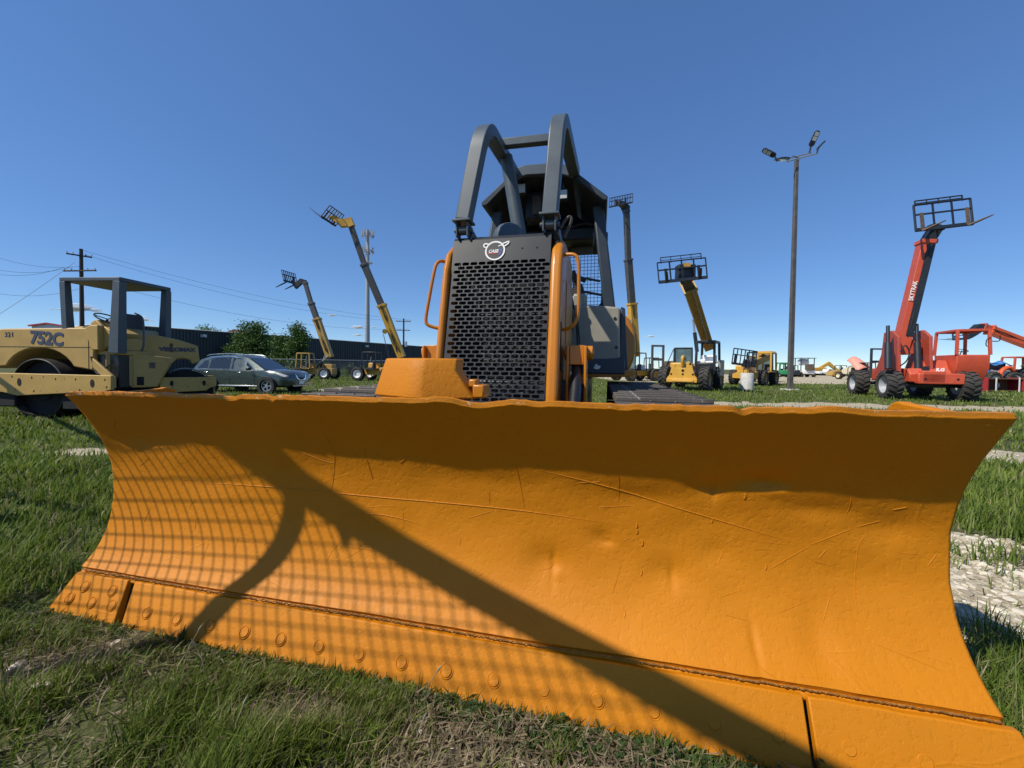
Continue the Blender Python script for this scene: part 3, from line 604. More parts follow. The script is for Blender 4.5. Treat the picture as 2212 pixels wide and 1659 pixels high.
m=MB(); m.tube(chaikin([(.20,2.95,1.05),(.27,2.93,1.30),(.32,2.9,1.60),(.24,2.9,1.70)],2),.024,8); m.b2((.12,2.86,1.60),(.24,2.98,1.76)); m.build('hydraulic_hose','rubber_clean',dz)
m=MB(); m.tube(chaikin([(.27,2.97,1.78),(.36,2.95,1.60),(.38,2.94,1.40),(.39,2.94,1.30)],2),.008,6); m.lathe([(0,-.09),(.035,-.08),(.04,-.04),(.04,.04),(.033,.07),(0,.08)],(.40,2.94,1.19),'z',14); m.build('pedal_lever','rubber_clean',dz)
# fuel tank and rear fender
m=MB(); poly=[(.40,.93),(.86,.945),(.96,1.0),(1.02,1.15),(1.045,1.32),(1.03,1.5),(.97,1.66),(.90,1.74),(.82,1.76),(.40,1.76)]
m.prism(poly,'y',3.95,4.8); m.build('fuel_tank','orange',dz,bevel=.03,seg=3)
m=MB(); m.prism([(.38,.94),(.90,.955),(.97,.985),(.97,1.03),(.38,1.0)],'y',3.1,3.948); m.build('fender','orange',dz,bevel=.01)
m=MB(); m.prism([(-1.35,.94),(-1.35,1.2),(-1.2,1.55),(-.8,1.6),(-.62,1.6),(-.62,.94)],'y',3.4,4.8); m.build('hydraulic_tank','orange',dz,bevel=.03,seg=3)
# ------------------------------------------------------------------ unseen objects added and shaped to cast the shadows on the blade
LS=Vector((SUN_DIR.x,SUN_DIR.y,SUN_DIR.z)); DZM=Matrix.Translation(DZ_LOC)@Matrix.Rotation(DZ_ANG,4,'Z')
LL=(Matrix.Rotation(-DZ_ANG,3,'Z')@LS)   # sun direction in the bulldozer's frame
def toward_sun(p,t): return DZM@(Vector(p)+LL*t)
tr=thing('trailer_caster','unseen rusty trailer added to hold the wire mesh that shades the blade','trailer',toward_sun((-2.9,-.1,.2),.6)*1.0)
tr.location.z=gz(tr.location.x,tr.location.y); tr.rotation_euler=(0,0,DZ_ANG)
# added mesh caster: plane through three points that lie sunward of the blade
def on_gate(p): return toward_sun(p,1.2+.66*(p[0]+1.98))
def gate(x,y): return on_gate((x,y,.18))    # mesh caster laid out over a sloping sheet
GA,GB=(-.56,.47),(.92,-.087)
def gline(x): return GA[1]+(GB[1]-GA[1])*(x-GA[0])/(GB[0]-GA[0])
m=MB()
for k in range(58):
    x=-1.95+.0565*k; y1=min(.62,gline(x)); 
    if y1>-.36: m.tube([gate(x,-.36),gate(x+.012,y1)],.0032,5)
for k in range(18):
    y=-.34+.0565*k; x1=-1.98
    while x1<1.28 and y-.06+.21*(x1+1.98)/3.26<gline(x1): x1+=.02
    m.tube([gate(-1.98,y-.06),gate(x1,y-.06+.21*(x1+1.98)/3.26)],.0032,5)
m.build('mesh_caster','rust',tr,world=True)  # wires laid out and clipped to throw the grid shadow
m=MB(); cs=[gate(1.2,gline(1.2)),gate(-1.98,-.38),gate(-1.98,.64),gate(-.95,.64)]
for a,b in zip(cs[1:-1],cs[2:]): m.tube([a,b],.014,8)
m.build('gate_frame','rust',tr,world=True)
m=MB(); a,b=toward_sun((-.62,.24,.58),2.3),toward_sun((-1.10,-.16,-.31),2.3)
m.bar([a,b],.078,.078,LS); m.build('brace_caster','rust',tr,world=True,bevel=.006)  # added bar, set sunward to throw the curved shadow
m=MB(); m.b2((-3.6,-.7,.55),(-.2,.6,.62)); m.build('deck','rust',tr,bevel=.01)  # deck, rails and wheels made up to carry the mesh
m=MB()
for y in (-.7,.6): m.tube([(-3.6,y,.95),(-.2,y,.95)],.025,8); [m.tube([(x,y,.6),(x,y,.95)],.02,8) for x in (-3.6,-2.4,-1.3,-.2)]
m.build('side_rail','rust',tr)
def small_wheel(parent,x,y,r=.34,w=.22):
    m=MB(); m.lathe([(r*.55,-w/2),(r*.9,-w/2),(r,-w*.3),(r,w*.3),(r*.9,w/2),(r*.55,w/2)],(x,y,r),'y',28); t=m.build('tyre','rubber',parent)
    m=MB(); m.lathe([(0,-w*.3),(r*.5,-w*.35),(r*.56,-w*.5),(r*.56,w*.5),(r*.5,w*.35),(0,w*.3)],(x,y,r),'y',20); m.build('rim','white_paint',t)
for y in (-.85,.75): small_wheel(tr,-1.9,y)
# added pipe caster for the long diagonal shadow, on made-up posts
pg=thing('pipe_caster','unseen long steel pipe on posts, added to cast the diagonal blade shadow','pipe rack',(0,0,0))
h0=2.55; pa=Vector((-.881,.176,.692)); pb=Vector((1.032,.009,.013))
A=toward_sun(pa,(h0-pa.z)/LL.z); B=toward_sun(pb,(h0-pb.z)/LL.z); d=(B-A).normalized()
A2=A-d*13; B2=B+d*1.2; A2.z=B2.z=h0
pg.location=(A2.x,A2.y,gz(A2.x,A2.y))
m=MB(); m.tube([A2,B2],.05,12); pipe=m.build('pipe','galv',pg,world=True)
m=MB()
q=toward_sun((-.50,.215,.45),(h0-.45)/LL.z); q2=toward_sun((-.36,.205,.36),(h0-.45)/LL.z); q3=toward_sun((-.40,.19,.29),(h0-.40)/LL.z)
q,q2,q3=[Vector(v) for v in (q,q2,q3)]
off=LS*.02; m.add([q,q2,q3,q+off,q2+off,q3+off],[(0,1,2),(5,4,3),(0,3,4,1),(1,4,5,2),(2,5,3,0)]); m.build('wedge_caster','galv',pg,world=True)  # added plate shaped for the small wedge shadow
for P_ in (A2+d*.5,B2-d*.15):
    m=MB(); m.tube([(P_.x,P_.y,gz(P_.x,P_.y)-.2),(P_.x,P_.y,h0)],.06,12); m.build('post','galv',pg,world=True)
# ------------------------------------------------------------------ background colours
YEL=(.62,.33,.03)
paint('cat_yellow',YEL,.45,.1,4,.1,200,dust=.35); paint('dull_yellow',(.42,.25,.045),.55,.14,4,.1,200,dust=.5); paint('boom_dark',(.05,.05,.05),.5,.25,3,.1,100,dust=.4)
paint('roller_tan',(.45,.285,.078),.55,.1,3,.15,150,chips=(.12,.06,.03),chip_amt=-.02,dust=.25); paint('roller_grey',(.06,.078,.096),.5,.12,4,.1)
paint('chip_paint',(.45,.285,.078),.55,.1,3,.15,150,chips=(.07,.035,.02),chip_amt=.045)
paint('lift_red',(.56,.072,.028),.45,.1,4,.1,200,dust=.3); paint('lift_red_dark',(.42,.05,.025),.5,.1,4,.1,200,dust=.3); paint('lift_orange',(.72,.10,.02),.4,.08,4,.05)
paint('fork_black',(.018,.022,.03),.45,.2,6,.1); paint('fork_rust',(.12,.085,.06),.65,.4,8,.3)
paint('letter_blue',(.05,.06,.10),.5,.05); paint('pole_brown',(.095,.088,.08),.6,.3,2,.2,40); paint('wood_pole',(.05,.04,.033),.85,.3,3,.3,60)
paint('wire',(.05,.05,.055),.6,.1,3,0); paint('tower_galv',(.32,.34,.36),.5,.15,2,.05); paint('concrete',(.55,.54,.51),.8,.18,6,.3,60)
paint('wall_green',(.032,.045,.052),.5,.1,.6,.02,40); paint('roof_metal',(.62,.64,.66),.45,.08,.5,0); paint('trim_red',(.35,.03,.03),.5,.1,1,0)
paint('drum_steel',(.05,.047,.045),.4,.3,5,.2,60,metal=.4,dust=.2)
paint('pink_panel',(.75,.30,.22),.5,.12,5,.05); paint('cream',(.68,.60,.42),.5,.1,4,.05); paint('tarp_blue',(.06,.22,.55),.5,.15,4,.3,30); paint('mach_green',(.02,.25,.10),.45,.1,4,.05)
glass('cab_glass',(.10,.16,.17),.08)
paint('car_paint',(.035,.062,.062),.28,.15,6,.0,metal=.5,coat=.8,dust=.5,dcol=(.30,.29,.26)); paint('chrome',(.75,.76,.78),.15,.05,5,0,metal=1.)
paint('skin',(.45,.25,.17),.6,.05); paint('straw_hat',(.62,.50,.30),.8,.15,20,.3); paint('dark_cloth',(.02,.022,.03),.9,.2,10,.2)

# ------------------------------------------------------------------ wheels
_W={}
def wheel(parent,c,r,w,rim='dull_yellow',lugs=True,spokes=0,tyre='rubber',steer=0.,outer=1):
    """tyre with chevron lugs on a dished rim; axle along local x, dish towards outer side"""
    k=(r,w,rim,lugs,tyre,outer)
    Mx=Matrix.Translation(c)@Matrix.Rotation(steer,4,'Z')
    if k in _W: t=inst(_W[k][0],parent,Mx); inst(_W[k][1],t,Matrix()); return t
    m=MB(); h=w/2; m.lathe([(r*.56,-h*.8),(r*.66,-h),(r*.86,-h),(r*.93,-h*.86),(r*.955,-h*.5),(r*.955,h*.5),(r*.93,h*.86),(r*.86,h),(r*.66,h),(r*.56,h*.8)],(0,0,0),'x',40)
    if lugs:
        for q in range(18):
            for s in (-1,1):
                a=2*PI*(q+(.5 if s>0 else 0))/18; P=[]
                for f,da in ((.02,.10),(.55,-.02),(1.0,-.10)):
                    rr=r*(1.0 if f<.9 else .955)
                    P.append((s*h*f*.98,(rr-.012)*math.cos(a+da),(rr-.012)*math.sin(a+da)))
                nn=Vector((0,math.cos(a),math.sin(a))); m.bar(P,r*.09,r*.085,Vector((0,-math.sin(a),math.cos(a))))
    t=m.build('tyre',tyre,parent,smooth=40); t.matrix_local=Mx
    m=MB(); s=outer; m.lathe([(0,s*h*.30),(r*.14,s*h*.34),(r*.15,s*h*.22),(r*.40,s*h*.10),(r*.48,s*h*.55),(r*.57,s*h*.84),(r*.57,-s*h*.8),(r*.4,-s*h*.3),(0,-s*h*.3)],(0,0,0),'x',28)
    for q in range(8): a=2*PI*q/8; m.cyl((s*h*.14,r*.26*math.cos(a),r*.26*math.sin(a)),(s*h*.24,r*.26*math.cos(a),r*.26*math.sin(a)),r*.03,n=6)
    ri=m.build('rim',rim,t,smooth=40); _W[k]=(t,ri); return t
def hv(v): return Vector(v)
# ------------------------------------------------------------------ telescopic boom, carriage
def boom(parent,secs,side):
    """secs: (p0,p1,w,h,material); world coordinates; collar at each section end"""
    for i,(a,b,w,h,mt) in enumerate(secs):
        m=MB(); m.bar([a,b],w,h,side); s=m.build('boom_section',mt,parent,bevel=.02,world=True)
        d=(Vector(b)-Vector(a)).normalized(); m=MB(); m.bar([Vector(b)-d*.18,Vector(b)],w*1.18,h*1.18,side); m.build('boom_collar',mt,s,bevel=.01,world=True)
def carriage(parent,c,X,Zu,Fd,w,h,tine=1.2,bars=4,top=.35,mat='fork_black',fork='fork_rust',tr=.035,spread=.32):
    """fork carriage: framed back with uprights, top guard and two forks; world coordinates, c = centre of lower edge"""
    c,X,Zu,Fd=[Vector(v) for v in (c,X,Zu,Fd)]; X.normalize(); Zu.normalize(); Fd.normalize()
    q=lambda x,z,f=0.: c+X*x+Zu*z+Fd*f
    m=MB(); P=[q(-w/2,0),q(w/2,0),q(w/2,h),q(-w/2,h)]
    for a,b in zip(P,P[1:]+P[:1]): m.tube([a,b],tr,8)
    m.bar([q(-w/2,.05),q(w/2,.05)],.05,.16,Fd); m.bar([q(-w/2,h*.62),q(w/2,h*.62)],.05,.07,Fd)
    cg=m.build('fork_carriage',mat,parent,world=True)
    for k in range(bars):
        x=-w/2+w*(k+1)/(bars+1); m=MB(); m.bar([q(x,0),q(x,h)],.07,.04,X); m.build('upright',mat,cg,world=True)
    if top:
        m=MB(); P=[q(-w*.42,h,-.1),q(-w*.42,h+top,-.1),q(w*.42,h+top,-.1),q(w*.42,h,-.1)]
        for a,b in zip(P[:-1],P[1:]): m.tube([a,b],tr*.7,6)
        for k in range(3): m.tube([q(-w*.21+w*.21*k,h,-.1),q(-w*.21+w*.21*k,h+top,-.1)],tr*.5,6)
        m.tube([q(-w*.42,h+top*.5,-.1),q(w*.42,h+top*.5,-.1)],tr*.5,6); m.build('load_guard',mat,cg,world=True)
    for s in (-1,1):
        m=MB(); x=s*w*spread; m.bar([q(x,h*.65,.05),q(x,-.03,.05)],.14,.05,X); m.build('fork_shank',fork,cg,world=True)
        m=MB(); m.bar([q(x,-.03,.03),q(x,-.03,tine*.5),q(x,-.03,tine)],[.14,.14,.09],[.06,.05,.015],X); m.build('fork_tine',fork,cg,world=True)
    return cg
def cyl_part(parent,name,a,b,r,split=.55,mat='fork_black',rod='galv'):
    a,b=Vector(a),Vector(b); mid=a+(b-a)*split; m=MB(); m.tube([a,mid],r,14); c=m.build(name,mat,parent,world=True); m=MB(); m.tube([mid,b],r*.55,12); m.build('piston_rod',rod,c,world=True); return c
def open_cab(parent,x0,x1,y0,y1,z0,z1,mat,post=.07,roof=True,taper=.06,glassmat=None,seat=True):
    """cab frame in machine coordinates: four posts, top rails, sill"""
    m=MB(); B=[(x0,y0),(x1,y0),(x1,y1),(x0,y1)]; cx,cy=(x0+x1)/2,(y0+y1)/2
    T=[(x+(cx-x)*taper,y+(cy-y)*taper) for x,y in B]
    m.b2((x0,y0,z0-.06),(x1,y1,z0)); cab=m.build('cab_sill',mat,parent,bevel=.01)
    for (bx,by_),(tx,ty) in zip(B,T): m=MB(); m.bar([(bx,by_,z0),(tx,ty,z1)],post,post); m.build('cab_post',mat,cab,bevel=.01)
    m=MB()
    for (a,b),(c,d) in zip(T,T[1:]+T[:1]): m.bar([(a,b,z1),(c,d,z1)],post,post,(0,0,1))
    if roof: m.b2((min(t[0] for t in T),min(t[1] for t in T),z1+.01),(max(t[0] for t in T),max(t[1] for t in T),z1+.05))
    m.build('cab_roof',mat,cab,bevel=.01)
    if glassmat:
        m=MB(); m.b2((x0+.05,y1-.02,z0+.05),(x1-.05,y1,z1-.08)); m.build('windscreen',glassmat,cab)
    if seat:
        m=MB(); m.prism([(cy-.3,z0),(cy+.25,z0),(cy+.25,z0+.12),(cy-.15,z0+.14),(cy-.25,z0+.62),(cy-.34,z0+.62)],'x',cx-.24,cx+.24); m.build('seat','seat_vinyl',cab,bevel=.03)
        m=MB(); R=.19; m.tube([(cx+R*math.cos(a),cy+.42+R*.35*math.sin(a),z0+.42+R*.9*math.sin(a)) for a in [2*PI*k/20 for k in range(20)]],.014,6,closed=True); m.tube([(cx,cy+.42,z0+.42),(cx,cy+.6,z0)],.02,6); m.build('steering_wheel','black_metal',cab)
    return cab
def chassis(root,wb,tw,r,tw_w,body,rim,width=.9,hood=None,z=None,tyre='rubber',steer=0.):
    z=z or r*1.05
    m=MB(); m.prism([(-wb*.5-r*.9,z-.12),(-wb*.5-r*.9,z+.42),(-wb*.2,z+.5),(wb*.3,z+.32),(wb*.5+r*.75,z+.25),(wb*.5+r*.75,z-.1)],'x',-width/2,width/2); m.build('chassis',body,root,bevel=.03)
    for y in (-wb/2,wb/2):
        m=MB(); m.tube([(-tw/2,y,r),(-.3,y,r),(0,y,r),(.3,y,r),(tw/2,y,r)],[.08,.10,.2,.10,.08],14); m.build('axle','black_metal',root)
        for s in (-1,1): wheel(root,(s*tw/2,y,r),r,tw_w,rim,outer=s,tyre=tyre,steer=steer if y>0 else 0)

# ------------------------------------------------------------------ telehandlers
GT='telehandlers parked in the yard'
# far left, yellow, boom raised to the left
L0=(-17.37,34.20,-0.29); r_=thing('telehandler','yellow telehandler with slender boom raised and forks dipping, near the trees','telehandler',(L0[0],L0[1],gz(L0[0],L0[1])),rad(90),GT)
chassis(r_,2.3,1.9,.52,.38,'dull_yellow','white_paint',.9,tyre='rubber_clean')
open_cab(r_,-1.0,-.15,.1,1.3,1.0,2.25,'dull_yellow',.08,taper=.12)
m=MB(); m.b2((.15,-1.3,.8),(.95,.9,1.35)); m.build('engine_hood','dull_yellow',r_,bevel=.06)
boom(r_,[((-16.09,34.00,1.66),(-17.28,34.00,5.07),.5,.55,'dull_yellow'),((-17.20,34.00,4.87),(-17.77,34.00,6.44),.38,.42,'boom_dark'),((-17.73,34.00,6.32),(-18.30,34.00,8.22),.28,.32,'boom_dark')],(0,1,0))
m=MB(); m.bar([(-18.22,34.00,8.26),(-18.59,34.00,8.34),(-19.07,34.00,7.93),(-19.44,34.00,8.33)],.28,[.3,.38,.42,.2],(0,1,0)); m.build('boom_head','fork_black',r_,world=True)
carriage(r_,(-19.56,34.00,8.16),(.25,1,0),(-.25,.06,1.0),(-1,.25,-.38),1.5,1.0,1.2,bars=6,top=0,mat='fork_black',fork='fork_black',tr=.03)
cyl_part(r_,'lift_cylinder',(-17.03,34.00,0.50),(-16.42,34.00,2.15),.08); cyl_part(r_,'lift_cylinder',(-17.20,33.70,0.71),(-16.11,33.70,1.81),.07)
# second from left: long boom
L0=(-11.26,32.50,-0.31); r_=thing('telehandler','yellow telehandler with black cab and very long boom reaching up beside the cell tower','telehandler',(L0[0],L0[1],gz(L0[0],L0[1])),rad(80),GT)
chassis(r_,2.6,2.0,.58,.42,'cat_yellow','white_paint',1.0,tyre='rubber_clean')
open_cab(r_,-1.0,-.1,-.3,1.0,1.0,2.35,'black_metal',.07,taper=.1)
m=MB(); m.b2((.2,-1.3,.9),(.95,1.1,1.5)); m.build('engine_hood','cat_yellow',r_,bevel=.08)
m=MB(); m.bar([(-13.72,32.00,0.83),(-13.14,32.00,0.57),(-12.63,32.00,0.12)],.3,[.2,.5,.7],(0,1,0)); m.build('stabiliser','black_metal',r_,world=True)
boom(r_,[((-9.32,32.50,1.71),(-10.89,32.00,6.05),.55,.62,'cat_yellow'),((-10.81,32.00,5.82),(-12.21,31.60,9.28),.44,.5,'boom_dark'),((-12.13,31.60,9.13),(-13.15,31.20,12.34),.34,.4,'boom_dark')],(0,1,0))
m=MB(); m.bar([(-13.04,31.20,12.12),(-13.22,31.20,12.49),(-13.81,31.10,12.34),(-14.36,31.00,12.70),(-14.73,31.00,12.76)],.4,[.5,.6,.55,.3,.2],(0,1,0)); m.build('boom_head','cat_yellow',r_,world=True)
carriage(r_,(-14.84,31.00,12.43),(.35,1,-.15),(.85,-.1,1.0),(-1,.1,.8),1.5,1.15,1.5,bars=5,top=0,mat='fork_black',fork='fork_black',tr=.035)
cyl_part(r_,'lift_cylinder',(-10.32,32.20,1.77),(-10.76,32.10,3.61),.07); cyl_part(r_,'lift_cylinder',(-9.62,32.20,2.16),(-10.38,32.10,4.46),.07,.3)
m=MB(); m.cyl((-10.51,31.70,3.81),(-10.68,32.20,3.85),.2,n=14); m.build('pivot','cat_yellow',r_,world=True)
# tallest boom, behind the bulldozer cab
L0=(12.98,40.50,-0.34); r_=thing('telehandler','yellow and black telehandler whose thin boom stands nearly upright behind the bulldozer','telehandler',(L0[0],L0[1],gz(L0[0],L0[1])),rad(115),GT)
chassis(r_,3.2,2.2,.66,.5,'cat_yellow','dull_yellow',1.0)
open_cab(r_,-1.15,-.15,-.4,1.1,1.15,2.9,'black_metal',.09,taper=.08,glassmat='cab_glass')
m=MB(); m.b2((.2,-1.6,1.0),(1.0,1.2,1.7)); m.build('engine_hood','white_paint',r_,bevel=.08)
boom(r_,[((12.96,40.60,2.29),(12.32,40.00,7.78),.75,.8,'cat_yellow'),((12.32,40.00,7.54),(11.70,39.50,12.15),.6,.65,'boom_dark'),((11.70,39.50,11.97),(11.27,39.00,16.86),.48,.52,'boom_dark')],(1,.2,0))
m=MB(); m.bar([(11.27,39.00,16.54),(11.22,39.00,17.09),(10.83,38.80,17.37),(10.33,38.50,17.42)],.45,[.5,.7,.5,.3],(0,0,1)); m.build('boom_head','fork_black',r_,world=True)
carriage(r_,(10.53,38.40,17.15),(1,0,.22),(.12,.35,.95),(-.3,-1,.25),2.35,1.15,1.1,bars=8,top=0,mat='fork_black',fork='fork_black',tr=.04,spread=.2)
cyl_part(r_,'lift_cylinder',(12.24,40.00,2.27),(12.05,39.60,5.58),.12,.55); cyl_part(r_,'lift_cylinder',(12.56,40.00,2.75),(12.09,39.60,6.05),.1,.4,'cat_yellow')
# front on, boom raised toward the viewer, black open cab
L0=(11.70,25.00,-0.30); r_=thing('telehandler','yellow telehandler facing forward, black open cab with white seat and wide fork frame raised','telehandler',(L0[0],L0[1],gz(L0[0],L0[1])),rad(141),GT)
chassis(r_,3.3,2.35,.74,.52,'black_metal','dull_yellow',.9)
m=MB(); m.prism([(-.80,.62),(-.84,.8),(-.72,.92),(-.52,1.60),(-.36,1.78),(-.24,1.72),(-.24,1.38),(.36,1.38),(.42,1.6),(.56,1.6),(.74,.92),(.86,.8),(.86,.62)],'y',2.2,2.32); m.build('front_plate','cat_yellow',r_,bevel=.02)
m=MB(); m.b2((-.88,2.05,.50),(.88,2.42,.74)); m.b2((-.7,2.40,.53),(.55,2.5,.66)); m.build('front_axle_beam','cat_yellow',r_,bevel=.03)
for x,z in ((-.05,1.22),(-.62,1.0),(.62,1.0),(-.45,1.62),(-.05,1.0)):
    m=MB(); m.cyl((x,2.31,z),(x,2.34,z),.06 if z!=1.22 else .08,n=14); m.build('pin_hole','dark_void',r_)
m=MB(); m.tube(chaikin([(.05,1.9,1.5),(.05,2.1,1.95),(.05,1.95,2.1),(.05,1.6,1.9)],2),.10,10); m.build('filler_pipe','cat_yellow',r_)
open_cab(r_,-1.55,-.5,-.2,1.25,1.25,3.0,'black_metal',.13,taper=.08,roof=False,seat=False)
m=MB(); m.b2((-1.5,.9,1.0),(-.5,1.3,1.7)); m.build('cowl','black_metal',r_,bevel=.05)
m=MB(); m.box((-1.02,.25,1.95),(.9,.2,.5)); m.box((-1.02,.7,1.75),(1.1,.6,.14)); m.box((-.85,1.0,1.8),(.3,.1,.24)); m.build('seat','white_paint',r_,bevel=.06)
m=MB(); m.b2((.32,-1.9,.95),(1.08,1.1,1.72)); m.build('engine_hood','cat_yellow',r_,bevel=.1,seg=3)
m=MB(); m.b2((-.95,-2.35,.7),(.95,-1.6,1.6)); m.build('counterweight','cat_yellow',r_,bevel=.08)
m=MB(); m.b2((-1.75,-.6,.9),(-1.6,.5,1.9)); m.build('side_tank','panel_beige',r_,bevel=.04)
boom(r_,[((13.73,27.00,2.65),(9.79,21.60,5.68),.62,.7,'dull_yellow'),((9.93,21.80,5.56),(9.21,20.80,6.02),.5,.55,'boom_dark')],(1,.2,0))
m=MB(); m.bar([(13.52,26.60,2.73),(9.87,21.50,5.60)],.07,.9,(1,.25,0)); m.build('hose_track','panel_beige',r_,world=True)
cyl_part(r_,'lift_cylinder',(11.61,24.20,2.13),(11.30,24.20,4.16),.11,.6)
m=MB(); m.box((9.06,20.40,6.10),(.9,.5,.8)); m.build('boom_head','fork_black',r_,world=True,bevel=.03)
m=MB(); m.box((8.99,20.05,6.44),(.36,.06,.2)); m.build('yellow_tag','cat_yellow',r_,world=True)
carriage(r_,(8.79,20.00,5.61),(1,0,.12),(-.12,0,1),(-.42,-1,.35),2.5,1.05,1.1,bars=3,top=.3,mat='fork_black',fork='fork_black',tr=.035,spread=.34)
# yellow with lowered fork frame
L0=(21.07,33.50,-0.29); r_=thing('telehandler','yellow telehandler with its boom lowered and black fork frame hanging beside white pier','telehandler',(L0[0],L0[1],gz(L0[0],L0[1])),rad(132),GT)
chassis(r_,3.0,2.2,.66,.5,'cat_yellow','dull_yellow',1.5)
open_cab(r_,-1.45,-.45,-.7,.8,1.2,2.75,'cat_yellow',.12,taper=.05)
m=MB()
for k in range(8): m.b2((-1.42,-.66+k*.19,2.80),(-.48,-.58+k*.19,2.9))
m.build('roof_bars','cat_yellow',r_)
m=MB(); m.b2((.3,-1.5,1.0),(1.0,1.6,1.7)); m.build('engine_hood','cat_yellow',r_,bevel=.12)
boom(r_,[((23.28,35.00,2.36),(19.96,32.00,1.69),.6,.66,'dull_yellow'),((20.07,32.00,1.73),(18.85,31.00,1.52),.5,.55,'boom_dark')],(1,.3,0))
carriage(r_,(18.39,30.60,1.40),(1,.25,-.1),(.18,.1,1),(-.55,-1,.1),2.25,1.25,1.2,bars=5,top=0,mat='fork_black',fork='fork_black',tr=.045,spread=.4)
m=MB(); m.prism([(-.9,.55),(-.9,1.0),(-.3,1.35),(.4,1.25),(1.0,.95),(1.0,.6)],'y',2.0,2.2); m.build('front_plate','cat_yellow',r_,bevel=.03)
r2=thing('telehandler','dark cabbed telehandler partly hidden behind the lowered yellow boom','telehandler',(28.03,44.00,-0.18),rad(170),GT); r2.location.z=gz(r2.location.x,r2.location.y)
chassis(r2,3.0,2.2,.66,.5,'cat_yellow','dull_yellow',1.4); open_cab(r2,-1.2,.9,-.6,.9,1.3,3.3,'fork_black',.13,taper=.05,glassmat='cab_glass')
# glazed cab machine behind the front-on telehandler
r2=thing('telehandler','telehandler with green tinted cab glass just behind the front-on one','telehandler',(14.83,34.00,-0.15),rad(160),GT); r2.location.z=gz(r2.location.x,r2.location.y)
chassis(r2,3.0,2.2,.7,.5,'dull_yellow','dull_yellow',1.2); open_cab(r2,-.9,.5,-.5,.9,1.35,3.1,'fork_black',.12,taper=.05,glassmat='cab_glass')
m=MB(); m.b2((.5,-.4,1.3),(1.3,.9,2.0)); m.build('engine_hood','fork_rust',r2,bevel=.08); m=MB(); m.tube([(1.2,.9,1.4),(1.0,.95,2.0),(.6,1,3.0)],.035,6); m.build('mirror_arm','fork_black',r2)
# big red telehandler
RD=thing('telehandler','large red telehandler with open cab, black lift cylinders and boom raised high','telehandler',(20.05,19.6,gz(20,19.6)),-rad(22),GT)
r_=RD; chassis(r_,3.3,2.6,.70,.60,'lift_red','tower_galv',.8,z=.95)
m=MB(); m.prism([(-2.0,.85),(-2.05,1.25),(-1.8,1.5),(1.6,1.5),(1.6,.85)],'x',-.75,.75); m.build('rear_body','lift_red',r_,bevel=.05)
m=MB(); m.b2((-.55,-2.28,.78),(1.05,-1.95,1.28)); m.build('rear_bumper','lift_red',r_,bevel=.05)
for x in (-.3,.8): m=MB(); m.cyl((x,-2.29,1.02),(x,-2.27,1.02),.05,n=10); m.build('bolt_hole','dark_void',r_)
for x in (-1.02,.12):
    m=MB(); m.prism([(-1.9,.9),(-1.75,2.2),(-1.7,3.0),(-1.1,3.35),(-.4,3.3),(-.2,2.2),(.4,1.3),(.4,.9)],'x',x-.06,x+.06); m.build('boom_tower','lift_red_dark',r_,bevel=.02)
m=MB(); m.prism([(-1.2,2.2),(-1.1,2.9),(-.5,2.9),(-.4,2.2)],'x',-.96,.06); m.build('tower_cross','lift_red_dark',r_,bevel=.02)
m=MB(); m.prism([(-1.6,1.35),(-1.3,1.9),(-.7,1.9),(-.6,1.35)],'x',-.14,.9); m.build('engine_cover','lift_red',r_,bevel=.06)
lettering('lettering','JLG',.2,'white_paint',r_,(.30,-2.03,1.44),(1,0,0),(0,.3,1),depth=.004,shear=.25,offset=.008)
bs=Vector((math.cos(rad(-22)),math.sin(rad(-22)),0))
boom(r_,[((19.07,19.00,1.91),(19.79,18.60,7.34),.50,.56,'lift_red'),((19.75,18.60,7.17),(20.05,18.40,7.98),.42,.48,'fork_black')],bs)
a_,b_=Vector((19.07,19.00,1.91)),Vector((19.79,18.60,7.34)); _d=(b_-a_).normalized(); _n=_d.cross(bs); _n=_n if _n.y<0 else -_n; a_,b_=a_+_n*.26+bs*.10+_d*.9,b_+_n*.26+bs*.10-_d*.25; m=MB(); m.bar([a_,b_],.27,.12,bs); m.build('boom_shade_side','fork_black',r_,world=True)  # black bar over the boom's right half: its shaded side as colour
a_,b_=Vector((19.07,19.00,1.91)),Vector((19.79,18.60,7.34)); dd=(b_-a_).normalized(); _fn=dd.cross(bs); _fn=_fn if _fn.y<0 else -_fn
lettering('lettering','SKYTRAK',.22,'white_paint',r_,r_.matrix_basis.inverted()@(Vector((19.43,18.75,4.94))-bs*.15-bs.cross(dd)*-.0+_fn*.29),(Matrix.Rotation(rad(22),3,'Z')@dd),(-1,.25,0),depth=.003,offset=.004)
for x,xx in ((-1.0,0),(.0,0)):
    pass
cyl_part(r_,'lift_cylinder',(17.77,18.20,1.17),(18.09,18.60,3.25),.13,.6,rod='fork_black'); cyl_part(r_,'lift_cylinder',(19.20,18.20,1.12),(19.47,18.60,3.35),.13,.6,rod='fork_black')
m=MB(); m.tube(chaikin([(18.33,18.20,1.99),(18.44,18.10,2.37),(18.69,18.10,1.99),(18.57,18.10,1.55),(18.26,18.10,1.33)],2),.03,8); m.build('hydraulic_hose','rubber_clean',r_,world=True)
m=MB(); m.prism([(-.62,1.30),(-.62,1.95),(1.4,2.0),(1.4,1.3),(.9,.62),(-.3,.62)],'y',-.0,.0001); m=MB()
m.prism([(-1.9,1.55),(-1.9,2.12),(-.3,2.12),(-.3,.80),(-1.45,.80)],'x',.92,2.02); m.build('cab_tub','lift_red',r_,bevel=.03)
open_cab(r_,.92,2.02,-1.88,-.3,2.14,3.25,'lift_red',.10,taper=.06,roof=True,seat=False)
